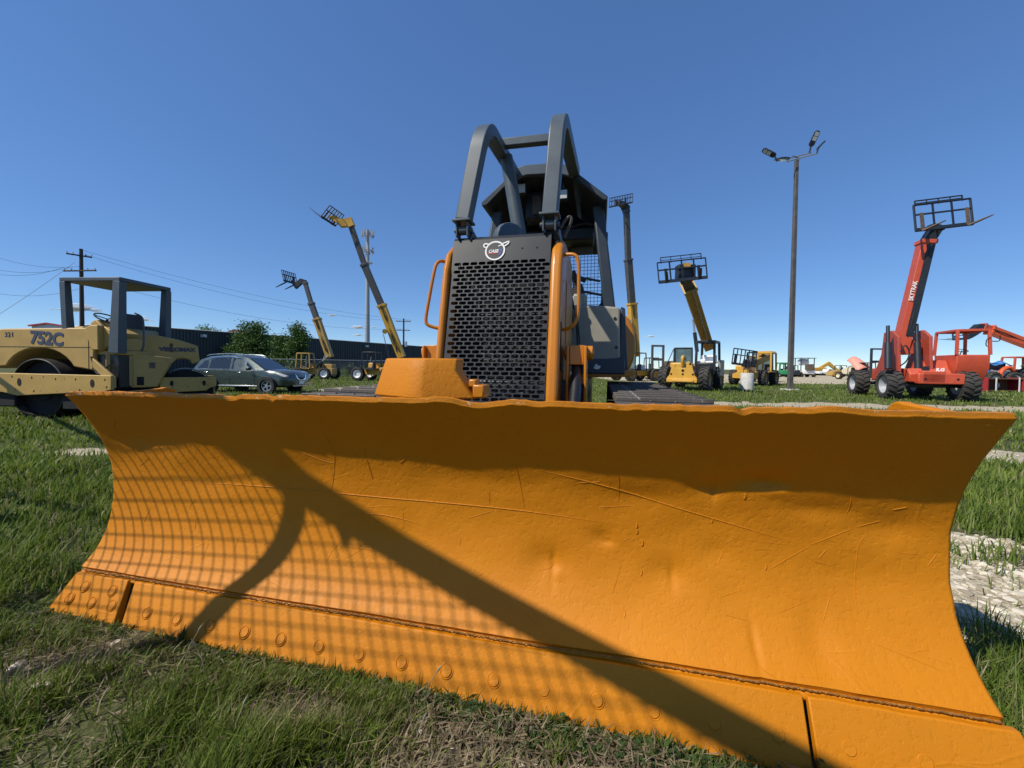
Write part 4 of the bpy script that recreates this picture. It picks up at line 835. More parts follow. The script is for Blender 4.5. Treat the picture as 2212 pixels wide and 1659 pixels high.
m=MB(); R=.2; m.tube([(1.42+R*math.cos(a),-1.25+R*.8*math.sin(a),2.35+R*.35*math.sin(a)) for a in [2*PI*k/20 for k in range(20)]],.016,6,closed=True); m.tube([(1.42,-1.25,2.35),(1.42,-1.0,2.0)],.02,6); m.build('steering_wheel','black_metal',r_)
m=MB(); m.tube(chaikin([(2.02,-1.85,2.75),(2.3,-1.85,2.72),(2.33,-1.85,2.85),(2.32,-1.85,3.0)],2),.02,6); m.tube(chaikin([(2.0,-1.9,2.9),(1.86,-1.92,2.85),(1.84,-1.92,2.55),(1.9,-1.92,2.5)],2),.018,6); m.build('grab_rail','black_metal',r_)
carriage(r_,(19.85,17.90,7.71),(1,-.05,.12),(.0,.12,1),(.6,-1,.4),2.5,1.25,.8,bars=2,top=.25,mat='fork_black',fork='fork_rust',tr=.045,spread=.4)
m=MB(); m.b2((-.25,-1.9,1.2),(.0,-1.7,1.6)); m.build('hitch','fork_black',r_)
# red with driver, at the frame edge
RG=thing('telehandler','bright red telehandler carrying a driver, boom reaching low past the big red cab','telehandler',(46.2,35.2,gz(46,35)),rad(86),GT); r_=RG
chassis(r_,3.2,2.3,.72,.5,'lift_orange','white_paint',1.2)
open_cab(r_,-1.25,-.1,-.4,1.7,1.0,2.75,'lift_red',.12,taper=.18,roof=True,seat=True)
m=MB(); m.tube(chaikin([(-1.2,2.75,.75),(-1.2,2.72,1.5),(-1.2,2.1,1.9),(-1.2,1.7,1.6)],2),.17,10); m.build('mudguard','lift_orange',r_)
m=MB(); m.b2((.1,-1.9,.9),(1.0,1.5,1.7)); m.build('engine_hood','lift_orange',r_,bevel=.06)
boom(r_,[((51.20,36.00,2.66),(44.44,36.00,5.08),.6,.72,'lift_orange'),((44.70,36.00,5.00),(43.74,36.00,5.33),.5,.6,'lift_red')],(0,1,0))
m=MB(); m.bar([(43.82,36.00,5.33),(43.48,36.00,5.24),(42.81,36.00,4.71),(42.39,36.00,4.41)],.5,[.5,.72,.6,.5],(0,1,0)); m.build('boom_head','fork_black',r_,world=True)
carriage(r_,(41.88,36.00,4.14),(.15,1,.0),(0,.1,1),(-1,.1,.05),1.5,.6,1.6,bars=2,top=0,mat='fork_black',fork='fork_black',tr=.06)
# driver: one skinned figure, seated
def driver():
    bm=bmesh.new(); lay=bm.verts.layers.skin.verify()
    J={'pel':((0,0,.0),.15),'wai':((0,.0,.2),.14),'che':((0,.02,.42),.165),'nec':((0,.05,.58),.06),'hea':((0,.09,.70),.095),'top':((0,.10,.80),.08)}
    for s,n in ((-1,'l'),(1,'r')):
        J['hip'+n]=((s*.1,.03,-.02),.095); J['kne'+n]=((s*.13,.45,.05),.075); J['ank'+n]=((s*.13,.55,-.38),.05); J['toe'+n]=((s*.13,.74,-.43),.04)
        J['sho'+n]=((s*.2,.02,.48),.07); J['elb'+n]=((s*.26,.2,.26),.055); J['han'+n]=((s*.15,.46,.34),.042)
    V={k:bm.verts.new(p) for k,(p,r) in J.items()}
    for k,(p,r) in J.items(): V[k][lay].radius=(r,r)
    V['pel'][lay].use_root=True
    for a,b in [('pel','wai'),('wai','che'),('che','nec'),('nec','hea'),('hea','top')]+[x for n in 'lr' for x in (('pel','hip'+n),('hip'+n,'kne'+n),('kne'+n,'ank'+n),('ank'+n,'toe'+n),('che','sho'+n),('sho'+n,'elb'+n),('elb'+n,'han'+n))]: bm.edges.new((V[a],V[b]))
    me=bpy.data.meshes.new('person'); bm.to_mesh(me); bm.free(); o=bpy.data.objects.new('person',me); COL.objects.link(o)
    o.modifiers.new('skin','SKIN'); sd=o.modifiers.new('sub','SUBSURF'); sd.levels=sd.render_levels=1
    me.materials.append(MATS['dark_cloth']); tag(o,'seated person in dark clothes and a straw hat driving the red telehandler','person')
    h=MB(); h.lathe([(.0,.14),(.08,.13),(.105,.05),(.11,.0),(.22,-.015),(.225,-.005),(.11,.015)],(0,.1,.77),'z',20); hh=h.build('hat','straw_hat',o)
    f=MB(); f.lathe([(0,-.12),(.06,-.1),(.088,-.03),(.09,.03),(.05,.09),(0,.1)],(0,.115,.70),'z',14); f.box((0,.215,.69),(.03,.04,.05)); f.build('face','skin',o)
    return o
pr=driver(); pr.location=RG.matrix_basis@Vector((-.68,.22,1.20)); pr.rotation_euler=(0,0,rad(86))

def boom_hose(root,a,b,off):
    a,b,off=Vector(a),Vector(b),Vector(off); m=MB(); P=[a+off]+[a+(b-a)*f+off*(1+.25*math.sin(f*9)) for f in (.2,.4,.6,.8)]+[b+off]; m.tube(chaikin(P,2),.03,6); m.build('hydraulic_hose','rubber_clean',root,world=True)
for o_ in [o for o in COL.objects if o.get('category')=='telehandler']:
    secs=[c for c in o_.children if c.name.startswith('boom_section')]
    if not secs: continue
    vs_=[o_.matrix_basis@v.co for v in secs[0].data.vertices]; A_=sum(vs_[:4],Vector())/4; B_=sum(vs_[4:8],Vector())/4; w_=(vs_[0]-A_).length*.72
    sd=Vector((0,-1,0)); boom_hose(o_,A_+(B_-A_)*.1,B_,sd*w_+Vector((.06,0,0))); boom_hose(o_,A_+(B_-A_)*.15,B_,sd*w_+Vector((-.05,0,0)))
# ------------------------------------------------------------------ forklifts
def forklift(label,loc,rot,body,mast_h,mast_w=1.3,mat='fork_black'):
    f=thing('forklift',label,'forklift',loc,rot,'forklifts in the yard'); f.location.z=gz(loc[0],loc[1])
    m=MB(); m.b2((-.75,-1.6,.5),(.75,1.0,1.3)); m.build('body',body,f,bevel=.08)
    open_cab(f,-.6,.6,-1.0,.8,1.3,2.6,mat,.09,taper=.08)
    for s in (-1,1):
        for y,r in ((1.0,.55),(-1.2,.5)): wheel(f,(s*.85,y,r),r,.36,'dull_yellow',outer=s)
    for s in (-1,1):
        m=MB(); m.bar([(s*mast_w/2,1.75,.3),(s*mast_w/2,1.75,mast_h)],.2,.26,(1,0,0)); m.build('mast_rail',mat,f,bevel=.01)
        m=MB(); m.bar([(s*.35,1.95,.35),(s*.35,2.5,.3),(s*.35,3.0,.3)],.14,.05,(1,0,0)); m.build('fork_tine','fork_rust',f)
    m=MB(); m.b2((-mast_w/2,1.65,mast_h-.22),(mast_w/2,1.85,mast_h)); m.b2((-mast_w/2,1.65,mast_h*.55),(mast_w/2,1.8,mast_h*.62)); m.b2((-mast_w/2-.1,1.85,.35),(mast_w/2+.1,1.95,.5)); m.build('mast_cross',mat,f,bevel=.01); return f
forklift('grey forklift with a two rail mast beside the tallest boom',(17.03,47.00,-0.20),rad(182),'fork_black',4.1,1.3,'boom_dark')
forklift('tall black forklift mast standing behind the pink hooded tractor',(53.48,58.00,-0.35),rad(178),'fork_black',4.7,1.9)

# ------------------------------------------------------------------ road roller
RO=(-10.62,8.63); RZ=gz(-9.5,9)-.02
rl=thing('road_roller','tan tandem road roller with grey canopy frame and paint worn steel drums','road roller',(RO[0],RO[1],RZ),-rad(5))
zz=lambda z:z-RZ
def PR(pts,y0,y1,name,mat,parent=None,bv=.015,seg=2):
    m=MB(); m.prism([(x,zz(z)) for x,z in pts],'y',y0,y1); return m.build(name,mat,parent or rl,bevel=bv,seg=seg)
def drum(c,r,y0,y1,parent):
    m=MB(); n=48; m.lathe([(r-.05,y0+.12),(r-.02,y0),(r,y0+.01),(r,y1-.01),(r-.02,y1),(r-.05,y1-.12)],c,'y',n); d=m.build('drum','drum_steel',parent)
    m=MB(); m.lathe([(0,y0+.14),(r*.35,y0+.10),(r*.4,y0+.14),(r-.06,y0+.16)],c,'y',n); m.build('drum_disc','dark_void',d); return d  # black disc: shade behind the side frame put into its colour
FX=-.23; drum((FX,0,zz(RZ+.70)),.70,.12,1.55,rl)
for y0,y1 in ((.0,.07),(1.6,1.67)): PR([(-1.62,.36),(-1.62,.75),(-.98,.76),(1.79,.74),(1.79,.42),(1.5,.37),(-.58,.25),(-.94,.32)],y0,y1,'side_frame','chip_paint')
for x in (-.45,1.38):
    m=MB(); m.prism([(x-.05+.05*math.cos(a)*1.0,zz(.56)+.09*math.sin(a)) for a in [2*PI*k/14 for k in range(14)]],'y',-.006,-.003); m.build('lift_hole','dark_void',rl)
for x,z in ((-.7,.70),(-.62,.40),(-.2,.68),(-.15,.38),(.9,.66),(1.0,.42),(1.62,.66),(1.66,.50),(.4,.66)):
    m=MB(); m.cyl((x,-.012,zz(z)),(x,.0,zz(z)),.024,n=8); m.build('bolt','chip_paint',rl)
m=MB(); m.tube(chaikin([(1.15,.12,zz(1.15)),(1.25,.1,zz(.95)),(1.45,.1,zz(.85)),(1.65,.12,zz(1.0))],2),.018,6); m.tube(chaikin([(1.18,.14,zz(.9)),(1.3,.12,zz(.75)),(1.6,.12,zz(.8))],2),.015,6); m.build('hydraulic_hose','rubber_clean',rl)
m=MB(); m.b2((1.02,.165,zz(.86)),(1.035,.169,zz(1.78))); m.b2((-1.7,.163,zz(1.36)),(1.1,.167,zz(1.368))); m.build('panel_gap','dark_void',rl)
for lo,hi in (((-1.5,.09,zz(-.02)),(-.75,1.58,zz(.34))),((.45,.09,zz(-.05)),(1.6,1.58,zz(.40)))): m=MB(); m.b2(lo,hi); m.build('shade_box','dark_void',rl,bevel=.03)  # black boxes added below the side frame to stand for its shade
# front hood with wheel arch
arch_=[(FX+.94*math.cos(a),.66+.68*math.sin(a)) for a in [PI*.06+PI*.88*k/14 for k in range(15)]]
PR([(-1.75,.85),(-1.75,1.68),(-1.2,1.78),(1.0,1.81),(1.16,1.30),(1.13,.84)]+[(x,z) for x,z in arch_ if z>.84],.17,1.5,'front_hood','roller_tan',bv=.03)
m=MB(); m.b2((-.05,.5,zz(1.80)),(.45,1.2,zz(1.87))); m.build('hood_cap','roller_tan',rl,bevel=.03)
PR([(1.02,1.80),(1.17,1.30),(1.36,1.30),(1.34,1.86),(1.16,1.86)],.10,.30,'headlight_pod','roller_tan',bv=.02)
PR([(1.2,1.30),(1.34,1.85),(1.62,1.70),(1.50,1.44),(1.25,1.26)],.22,1.4,'dash_front','roller_tan',bv=.02)
PR([(.42,1.80),(.50,1.98),(.62,2.05),(.86,1.86),(.88,1.80)],.62,1.05,'dash_pod','roller_tan',bv=.02)
m=MB(); R=.24; m.tube([(.66+R*.85*math.cos(a),.85+R*math.sin(a),zz(2.10)-R*.5*math.cos(a)) for a in [2*PI*k/24 for k in range(24)]],.017,7,closed=True)
for a in (0,2.1,4.2): m.tube([(.66,.85,zz(2.08)),(.66+R*.85*math.cos(a),.85+R*math.sin(a),zz(2.10)-R*.5*math.cos(a))],.012,5)
m.tube([(.66,.85,zz(2.08)),(.55,.85,zz(1.9))],.025,7); m.build('steering_wheel','black_metal',rl)
m=MB(); m.prism([(.88,zz(1.62)),(.86,zz(1.70)),(1.05,zz(1.92)),(1.22,zz(2.20)),(1.34,zz(2.20)),(1.36,zz(1.66)),(1.2,zz(1.60))],'y',.6,1.1); m.build('seat','seat_vinyl',rl,bevel=.05,seg=3)
m=MB(); m.b2((.9,.25,zz(1.2)),(1.75,1.45,zz(1.30))); m.b2((1.0,.3,zz(1.3)),(1.7,1.4,zz(1.58))); m.build('platform','roller_tan',rl,bevel=.02)
m=MB(); m.b2((1.1,.25,zz(.45)),(1.68,1.4,zz(1.22))); m.build('centre_frame','black_metal',rl,bevel=.02)
PR([(1.25,1.12),(1.25,.92),(1.78,.45),(1.78,.70)],.06,.12,'step_plate','roller_tan')
# canopy
zt=2.95; q0=[(.27,.19),(1.79,.19),(1.77,1.40),(.25,1.43)]
m=MB(); vs=[(x,y,zz(zt-.09)) for x,y in q0]+[(x,y,zz(zt)) for x,y in q0]; m.add(vs,[(3,2,1,0),(4,5,6,7)]+[(k,(k+1)%4,4+(k+1)%4,4+k) for k in range(4)]); cn=m.build('canopy','roller_grey',rl,bevel=.015)
for (x,y),zb,w in ((q0[0],1.75,.14),(q0[1],1.24,.17),(q0[2],1.2,.15),(q0[3],1.75,.13)):
    m=MB(); ix=.07 if x<1 else -.07; iy=.06 if y<1 else -.06
    m.bar([(x+ix*2.0-(.02 if x<1 else -.16)*0,y+iy,zz(zb)),(x+ix,y+iy,zz(zt-.09))],[w*(1.5 if x>1 else 1.0),w],[w*1.1,w*.9],(1,0,0)); m.build('canopy_post','roller_grey',rl,bevel=.01)
for P in ([(.40,.3,zz(1.8)),(.42,.3,zz(2.05)),(.34,.3,zz(2.15)),(.2,.3,zz(2.16))],[(1.95,.5,zz(1.3)),(2.02,.5,zz(1.4)),(2.02,.5,zz(1.95)),(1.98,.5,zz(2.1)),(1.8,.5,zz(2.18))]):
    m=MB(); m.tube(chaikin(P,2),.02,7); m.build('grab_rail','roller_grey',rl)
# rear module, steered away: frame (u along its side, v inwards)
RA=rad(40); RB=Vector((-8.55,9.3,0)); RU=Vector((math.cos(RA),math.sin(RA),0)); RV=Vector((-math.sin(RA),math.cos(RA),0))
def RP(pts,v0,v1,name,mat,parent=None,bv=.015):
    m=MB(); n=len(pts); vs=[RB+RU*u+RV*v+Vector((0,0,z)) for v in (v0,v1) for u,z in pts]
    m.add(vs,[tuple(range(n)),tuple(range(2*n-1,n-1,-1))]+[(k,(k+1)%n,n+(k+1)%n,n+k) for k in range(n)]); return m.build(name,mat,parent or rl,bevel=bv,world=True)
RP([(.02,.30),(.02,.68),(1.11,.68),(1.11,.45),(.98,.40),(.9,.33)],0,.07,'side_frame','chip_paint'); RP([(.02,.30),(.02,.68),(1.11,.68),(1.11,.41)],1.5,1.57,'side_frame','chip_paint')
RP([(-.88,.82),(-.88,1.26),(-.47,1.25),(.34,1.15),(.23,1.01),(-.01,.45),(-.44,.44)],-.04,.5,'fuel_tank','roller_tan')
tp=RP([(-.43,.46),(-.43,1.12),(-.02,1.10),(.20,1.02),(-.02,.47)],-.062,-.045,'tank_door','roller_tan',bv=.004)
RP([(-.37,.50),(-.37,.70),(-.25,.70),(-.25,.50)],-.066,-.063,'vent_opening','dark_void',bv=0); RP([(-.16,.90),(-.16,1.04),(-.05,1.04),(-.05,.90)],-.066,-.063,'hatch','fork_rust',bv=0)
RP([(-.8,1.05),(-.8,1.2),(-.62,1.2),(-.62,1.05)],-.045,-.041,'warning_plate','galv',bv=0)
RP([(-.6,1.15),(-.56,1.66),(-.08,1.72),(.36,1.62),(.74,1.48),(.78,1.07),(.62,1.0),(.58,1.12),(.45,1.15),(.28,1.12),(.2,1.0)],.2,1.35,'rear_hood','roller_tan',bv=.03)
RP([(.2,1.30),(.2,1.52),(.26,1.52),(.26,1.30)],.19,.2,'hood_latch','rust',bv=.004)
c_=RB+RU*.50+RV*.0; m=MB(); r_=.60
prof=[(r_-.02,.09),(r_,.10),(r_,1.45),(r_-.02,1.46)]
n=44; vs=[];
for rr_,v in prof:
    for k in range(n): a=2*PI*k/n; vs.append(c_+RU*rr_*math.cos(a)+RV*v+Vector((0,0,RZ+r_+rr_*math.sin(a))))
m.add(vs,[(i*n+k,i*n+(k+1)%n,i*n+n+(k+1)%n,i*n+n+k) for i in range(3) for k in range(n)]); dr=m.build('drum','drum_steel',rl,world=True)
m=MB(); m.add([c_+RU*(r_-.04)*math.cos(2*PI*k/n)+RV*.14+Vector((0,0,RZ+r_+(r_-.04)*math.sin(2*PI*k/n))) for k in range(n)],[tuple(range(n))]); m.build('drum_disc','dark_void',dr,world=True)
for u,z in ((.24,.53),(.86,.53)):
    m=MB(); m.add([RB+RU*(u+.035*math.cos(a))-RV*.004+Vector((0,0,z+.07*math.sin(a))) for a in [2*PI*k/12 for k in range(12)]],[tuple(range(12))]); m.build('lift_hole','dark_void',rl,world=True)
im=rl.matrix_basis.inverted(); i3=im.to_3x3()
lettering('lettering','752C',.40,'letter_blue',rl,(-.03,.165,zz(1.545)),(1,0,-.06),(0.05,0,1),depth=.003,offset=.016,space=.95)
lettering('lettering','321',.155,'letter_blue',rl,(-1.0,.165,zz(1.635)),(1,0,0),(0,0,1),depth=.003,space=1.1)
lettering('lettering','VIBROMAX',.135,'letter_blue',rl,im@(RB+RU*.35+RV*.195+Vector((0,0,1.365))),i3@RU,(.12,0,1),depth=.003,offset=.008)

# ------------------------------------------------------------------ SUV
sv=thing('sport_utility_vehicle','dusty dark green sport utility vehicle parked beside the tan roller','car',(-12.05,17.9,gz(-12,17.9)),-rad(6))
ST=[(-2.3,.62,.95,.72,.80),(-2.22,.42,1.02,.86,.90),(-1.9,.30,1.06,.90,.91),(-.8,.26,1.05,.92,.92),(.4,.26,1.02,.92,.92),(.95,.26,1.02,.92,.91),(1.5,.28,1.04,.90,.86),(1.95,.28,1.0,.88,.82),(2.24,.30,.93,.82,.74),(2.38,.36,.82,.70,.62)]
m=MB(); vs=[]; K=12
for x,zb,zt_,hw,hwt in ST:
    zm=zb+(zt_-zb)*.55
    for y,z in ((0,zb),(hw*.8,zb),(hw*.97,zb+.08),(hw,zm),(hwt,zt_-.05),(hwt*.9,zt_),(0,zt_+.035)): vs.append((x,y,z))
    for y,z in ((hwt*.9,zt_),(hwt,zt_-.05),(hw,zm),(hw*.97,zb+.08),(hw*.8,zb)): vs.append((x,-y,z))
fs=[tuple(range(K))[::-1],tuple(range((len(ST)-1)*K,len(ST)*K))]+[(i*K+k,i*K+(k+1)%K,i*K+K+(k+1)%K,i*K+K+k) for i in range(len(ST)-1) for k in range(K)]
m.add(vs,fs); bd=m.build('body','car_paint',sv,smooth=50)
GH=[(-2.25,1.0,.84,1.02,.80),(-2.0,1.0,.86,1.50,.66),(-1.6,1.0,.88,1.62,.66),(-.6,1.0,.89,1.69,.67),(.1,1.0,.89,1.67,.66),(.35,1.0,.88,1.58,.64),(1.25,.98,.80,1.02,.74)]
m=MB(); vs=[]
for x,zb,hb,zt_,ht in GH:
    for y,z in ((hb,zb),(ht,zt_-.04),(ht*.85,zt_),(-ht*.85,zt_),(-ht,zt_-.04),(-hb,zb)): vs.append((x,y,z))
K=6; m.add(vs,[tuple(range(K))[::-1],tuple(range((len(GH)-1)*K,len(GH)*K))]+[(i*K+k,i*K+(k+1)%K,i*K+K+(k+1)%K,i*K+K+k) for i in range(len(GH)-1) for k in range(K)]); gh=m.build('cabin','car_paint',sv,smooth=40)
def side_y(x,z):
    xs_=[g[0] for g in GH]; hb=np.interp(x,xs_,[g[2] for g in GH]); ht=np.interp(x,xs_,[g[4] for g in GH]); zt_=np.interp(x,xs_,[g[3] for g in GH]); f=np.clip((z-1.0)/max(.05,zt_-.04-1.0),0,1); return hb+(ht-hb)*f
for s in (-1,1):
    for poly in ([(-2.0,1.09),(-1.75,1.42),(-1.55,1.44),(-1.5,1.09)],[(-1.42,1.08),(-1.42,1.47),(-1.2,1.55),(-.45,1.58),(-.42,1.07)],[(-.32,1.07),(-.34,1.58),(.05,1.53),(.4,1.33),(.72,1.07)]):
        m=MB(); a=[(x,s*(side_y(x,z)+.006),z) for x,z in poly]; m.add(a,[tuple(range(len(a)))]); m.build('side_window','glass_dark',gh)
    m=MB(); m.tube([(x,s*(side_y(x,z)+.012),z) for x,z in ((-2.0,1.05),(-.5,1.04),(.78,1.05),(.42,1.36),(.05,1.56),(-.5,1.61),(-1.25,1.58),(-1.7,1.46))],.012,6); m.build('window_trim','chrome',gh)
    m=MB(); m.tube(chaikin([(-1.75,s*.6,1.64),(-1.6,s*.6,1.70),(-.7,s*.61,1.75),(0,s*.61,1.73),(.15,s*.6,1.67)],2),.022,6); m.build('roof_rail','chrome',gh)
    for x in (-1.35,.25): m=MB(); m.box((x-.15,s*.925,.92),(.2,.025,.03)); m.build('door_handle','chrome',bd,bevel=.008)
    for x in (-.37,.82): m=MB(); m.bar([(x,s*.922,.40),(x-.02,s*.914,1.0)],.008,.006); m.build('door_gap','dark_void',bd)
    m=MB(); m.box((.62,s*1.0,1.08),(.16,.2,.13)); m.build('door_mirror','black_metal',gh,bevel=.04)
    m=MB(); m.bar([(-1.0,s*.93,.33),(1.0,s*.93,.33)],.03,.05,(0,1,0)); m.build('sill_trim','galv',bd,bevel=.008)
    m=MB(); m.prism([(1.72,.90),(2.02,.89),(2.30,.80),(2.28,.72),(2.05,.76)],'y',s*.60,s*.875); m.build('headlight','lens',bd,bevel=.02)
    for x in (-1.35,1.42):
        m=MB(); m.lathe([(.28,-.1),(.40,-.1),(.42,.0),(.42,.012),(.36,.014)],(x,s*.915,.34),'y',28); m.build('wheel_arch','rubber_clean',bd)
        Mx=Matrix.Translation((x,s*.84,.345)); R=.345
        m=MB(); m.lathe([(.23,-.11),(.30,-.115),(.335,-.09),(.345,-.05),(.345,.05),(.335,.09),(.30,.115),(.23,.11)],(x,s*.84,R),'y',36); ty=m.build('tyre','rubber',sv)
        m=MB(); m.lathe([(.235,s*.1),(.215,s*.1),(.215,s*.05),(0,s*.02)],(x,s*.84,R),'y',30); m.build('wheel_dish','dark_void',ty)
        m=MB()
        for k in range(10):
            a=2*PI*(k//2)/5+(.16 if k%2 else -.16); m.bar([(x+.03*math.cos(a),s*(.84+.09),R+.03*math.sin(a)),(x+.222*math.cos(a),s*(.84+.105),R+.222*math.sin(a))],.022,.02,(0,1,0))
        m.lathe([(.21,s*.112),(.236,s*.114),(.236,s*.08)],(x,s*.84,R),'y',30); m.lathe([(0,s*.115),(.045,s*.11),(.05,s*.08)],(x,s*.84,R),'y',14); m.build('rim','galv',ty)
m=MB(); m.add([(.38,.60,1.565),(.38,-.60,1.565),(1.22,-.74,1.055),(1.22,.74,1.055)],[(0,1,2,3)]); m.build('windscreen','glass_dark',gh)
m=MB(); P=[(2.36,.36,.86),(2.40,.26,.66),(2.405,.12,.60),(2.405,-.12,.60),(2.40,-.26,.66),(2.36,-.36,.86)]; m.bar(P,.02,.055,(1,0,0)); m.build('grille_trim','chrome',bd,bevel=.006)
m=MB(); m.add([(2.36,.34,.86),(2.392,.22,.62),(2.392,-.22,.62),(2.36,-.34,.86)],[(0,1,2,3)]); m.build('front_grille','dark_void',bd)
m=MB(); m.box((2.40,.0,.48),(.02,.32,.14)); m.build('licence_plate','white_paint',bd); m=MB(); m.bar([(2.36,-.5,.33),(2.37,.5,.33)],.02,.03,(0,1,0)); m.build('bumper_trim','galv',bd)

# ------------------------------------------------------------------ light pole, pier, utility poles, tower
lp=thing('light_pole','tall brown square light pole with four flat lamp heads','lamp post',(18.88,26.1,gz(18.9,26.1)))
m=MB(); m.bar([(0,0,-.3),(0,0,15.4)],[.27,.19],[.27,.19]); m.build('pole','pole_brown',lp,bevel=.01)
m=MB(); m.cyl((0,0,-.2),(0,0,.06),.55,n=16); m.build('footing','concrete',lp)
zl=15.35
for y,zo,x0,x1 in ((-.3,.05,-.95,1.15),(.35,.45,-1.1,1.25)):
    m=MB(); m.tube([(x0,y,zl+zo-.28),(x1,y,zl+zo+.30)],.045,8); m.build('cross_tube','galv',lp)
m=MB(); m.bar([(0,-.3,zl),(0,.35,zl+.5)],.08,.08); m.build('bracket','fork_black',lp)
def lamp(base,d,up_,w=.34,L=.95):
    base,d,up_=Vector(base),Vector(d).normalized(),Vector(up_); up_=(up_-d*up_.dot(d)).normalized(); s=d.cross(up_)
    m=MB(); m.tube([base,base+d*.2+Vector((0,0,.25))],.05,8); b=base+d*.15+Vector((0,0,.28))
    P=[(-w*.25,0),(-w/2,.12),(-w/2,L-.1),(-w*.3,L),(w*.3,L),(w/2,L-.1),(w/2,.12),(w*.25,0)]
    vs=[b+s*x+d*y+up_*o for o in (-.04,.05) for x,y in P]; n=len(P); m.add(vs,[tuple(range(n))[::-1],tuple(range(n,2*n))]+[(k,(k+1)%n,n+(k+1)%n,n+k) for k in range(n)]); h=m.build('lamp_head','fork_black',lp)
    for y0,y1 in ((.42,.72),(.76,1.06)):
        m=MB(); m.add([b+s*x+d*y-up_*.046 for x,y in ((-w*.4,y0*L/1.15),(w*.4,y0*L/1.15),(w*.4,y1*L/1.15),(-w*.4,y1*L/1.15))],[(0,1,2,3)]); m.build('lamp_lens','lens',h)
lamp((1.1,.35,zl+.72),(.25,-.35,.95),(0.1,.9,.3)); lamp((-1.05,.35,zl+.15),(-.75,.3,.62),(.5,.3,.8)); lamp((1.1,-.3,zl+.33),(.7,.35,.62),(-.6,.3,.7)); lamp((-.75,-.3,zl-.2),(-.1,.9,.25),(0,-.2,1),.7,.8)
pr_=thing('concrete_pier','white cylindrical concrete pier with bent rebar sticking out of its top','pier',(15.53,25.4,gz(15.5,25.4)))
m=MB(); m.lathe([(.40,-.1),(.39,.2),(.385,1.08),(.36,1.12),(.30,1.10),(0,1.08)],(0,0,0),'z',24); m.build('pier_body','concrete',pr_)
for k in range(6):
    a=k*1.05; m=MB(); m.tube(chaikin([(.25*math.cos(a),.25*math.sin(a),1.0),(.26*math.cos(a),.26*math.sin(a),1.3),(.26*math.cos(a)+random.uniform(-.1,.1),.26*math.sin(a),1.42+random.uniform(0,.2))],1),.016,6); m.build('rebar','rust',pr_)
def utility_pole(label,x,y,h,arms,r=.16):
    u=thing('utility_pole',label,'utility pole',(x,y,gz(x,y)),0,'utility poles'); m=MB(); m.tube([(0,0,-.3),(0,0,h)],[r*1.2,r*.8],12); m.build('pole','wood_pole',u)
    for z,w,rz_ in arms:
        m=MB(); dx,dy=math.cos(rz_)*w/2,math.sin(rz_)*w/2; m.bar([(-dx,-dy-.15,z),(dx,dy-.15,z)],.11,.13,(0,0,1)); a_=m.build('cross_arm','wood_pole',u)
        for f in (-.95,-.5,.5,.95): m=MB(); m.lathe([(0,.16),(.05,.15),(.06,.1),(.04,.06),(.06,.03),(.04,0)],(dx*f,dy*f-.15,z+.06),'z',8); m.build('insulator','galv',a_)
    return u
U1=(-40.2,36,11.75); utility_pole('dark wooden utility pole rising behind the roller canopy',U1[0],U1[1],11.75,[(11.1,1.6,.9),(9.7,3.4,-.1)])
u2=utility_pole('small wooden utility pole with two cross arms and grey transformers',-16.95,60,8.6,[(8.15,2.3,0),(6.75,2.0,.1)],.14)
for x in (-.55,.45): m=MB(); m.lathe([(0,.45),(.12,.43),(.2,.36),(.21,-.36),(.17,-.4),(0,-.4)],(x,-.3,4.6),'z',14); m.build('transformer','galv',u2)
def wire(label,a,b,sag,n=18,r=.014):
    a,b=Vector(a),Vector(b); P=[a+(b-a)*(k/n)-Vector((0,0,sag*4*(k/n)*(1-k/n))) for k in range(n+1)]; m=MB(); m.tube(P,r,5); o=m.build('power_line','wire'); tag(o,label,'power line','overhead power lines'); return o
for k,(z1,z2,dx) in enumerate(((11.3,8.1,1.0),(10.9,7.9,-.6),(8.6,6.7,.2))): wire(('topmost power line strung between the two wooden utility poles','middle power line strung between the two wooden utility poles','lowest power line strung between the two wooden utility poles')[k],(U1[0]+.3+.2*k,U1[1]-.1,z1),(-16.95+dx,60,z2),1.0+.2*k,r=.012)
for k,(e,z1) in enumerate((((-47.56,34.00,9.06),9.75),((-47.55,34.00,9.55),9.8),((-47.52,34.00,10.88),9.85),((-47.59,34.00,7.36),7.8))): wire(('lower of three power lines leaving the cross arm of the tall pole','middle of three power lines leaving the cross arm of the tall pole','upper of three power lines leaving the cross arm of the tall pole','single slack line leaving the tall pole below its cross arm')[k],(U1[0]-1.5+.8*k*(k<3)+1.5*(k==3),U1[1]-.1,z1),e,.7,r=.012)
wire('steel guy wire slanting down from the tall wooden pole',(U1[0]-.5,U1[1]-.1,10.2),(-42.05,30.00,3.28),.15,r=.014)
tw=thing('cell_tower','slim grey cell tower with antenna clusters far behind the building','tower',(-45.2,120,gz(-45,120)))
m=MB(); m.tube([(0,0,-.3),(0,0,43)],[.85,.42],16); m.build('pole','tower_galv',tw)
for z,rr,n_ in ((41.6,1.55,12),(36.6,1.5,9),(32.8,1.2,6)):
    m=MB(); m.tube([(rr*math.cos(2*PI*k/12),rr*math.sin(2*PI*k/12),z) for k in range(12)],.09,6,closed=True)
    for k in range(3): m.tube([(0,0,z),(rr*math.cos(2*PI*k/3),rr*math.sin(2*PI*k/3),z)],.09,6)
    pf=m.build('platform','tower_galv',tw)
    for k in range(n_):
        a=2*PI*k/n_+.2; m=MB(); m.box((rr*1.12*math.cos(a),rr*1.12*math.sin(a),z+.2),(.3,.3,1.9 if z>34 else .5)); m.build('antenna','tower_galv',pf)

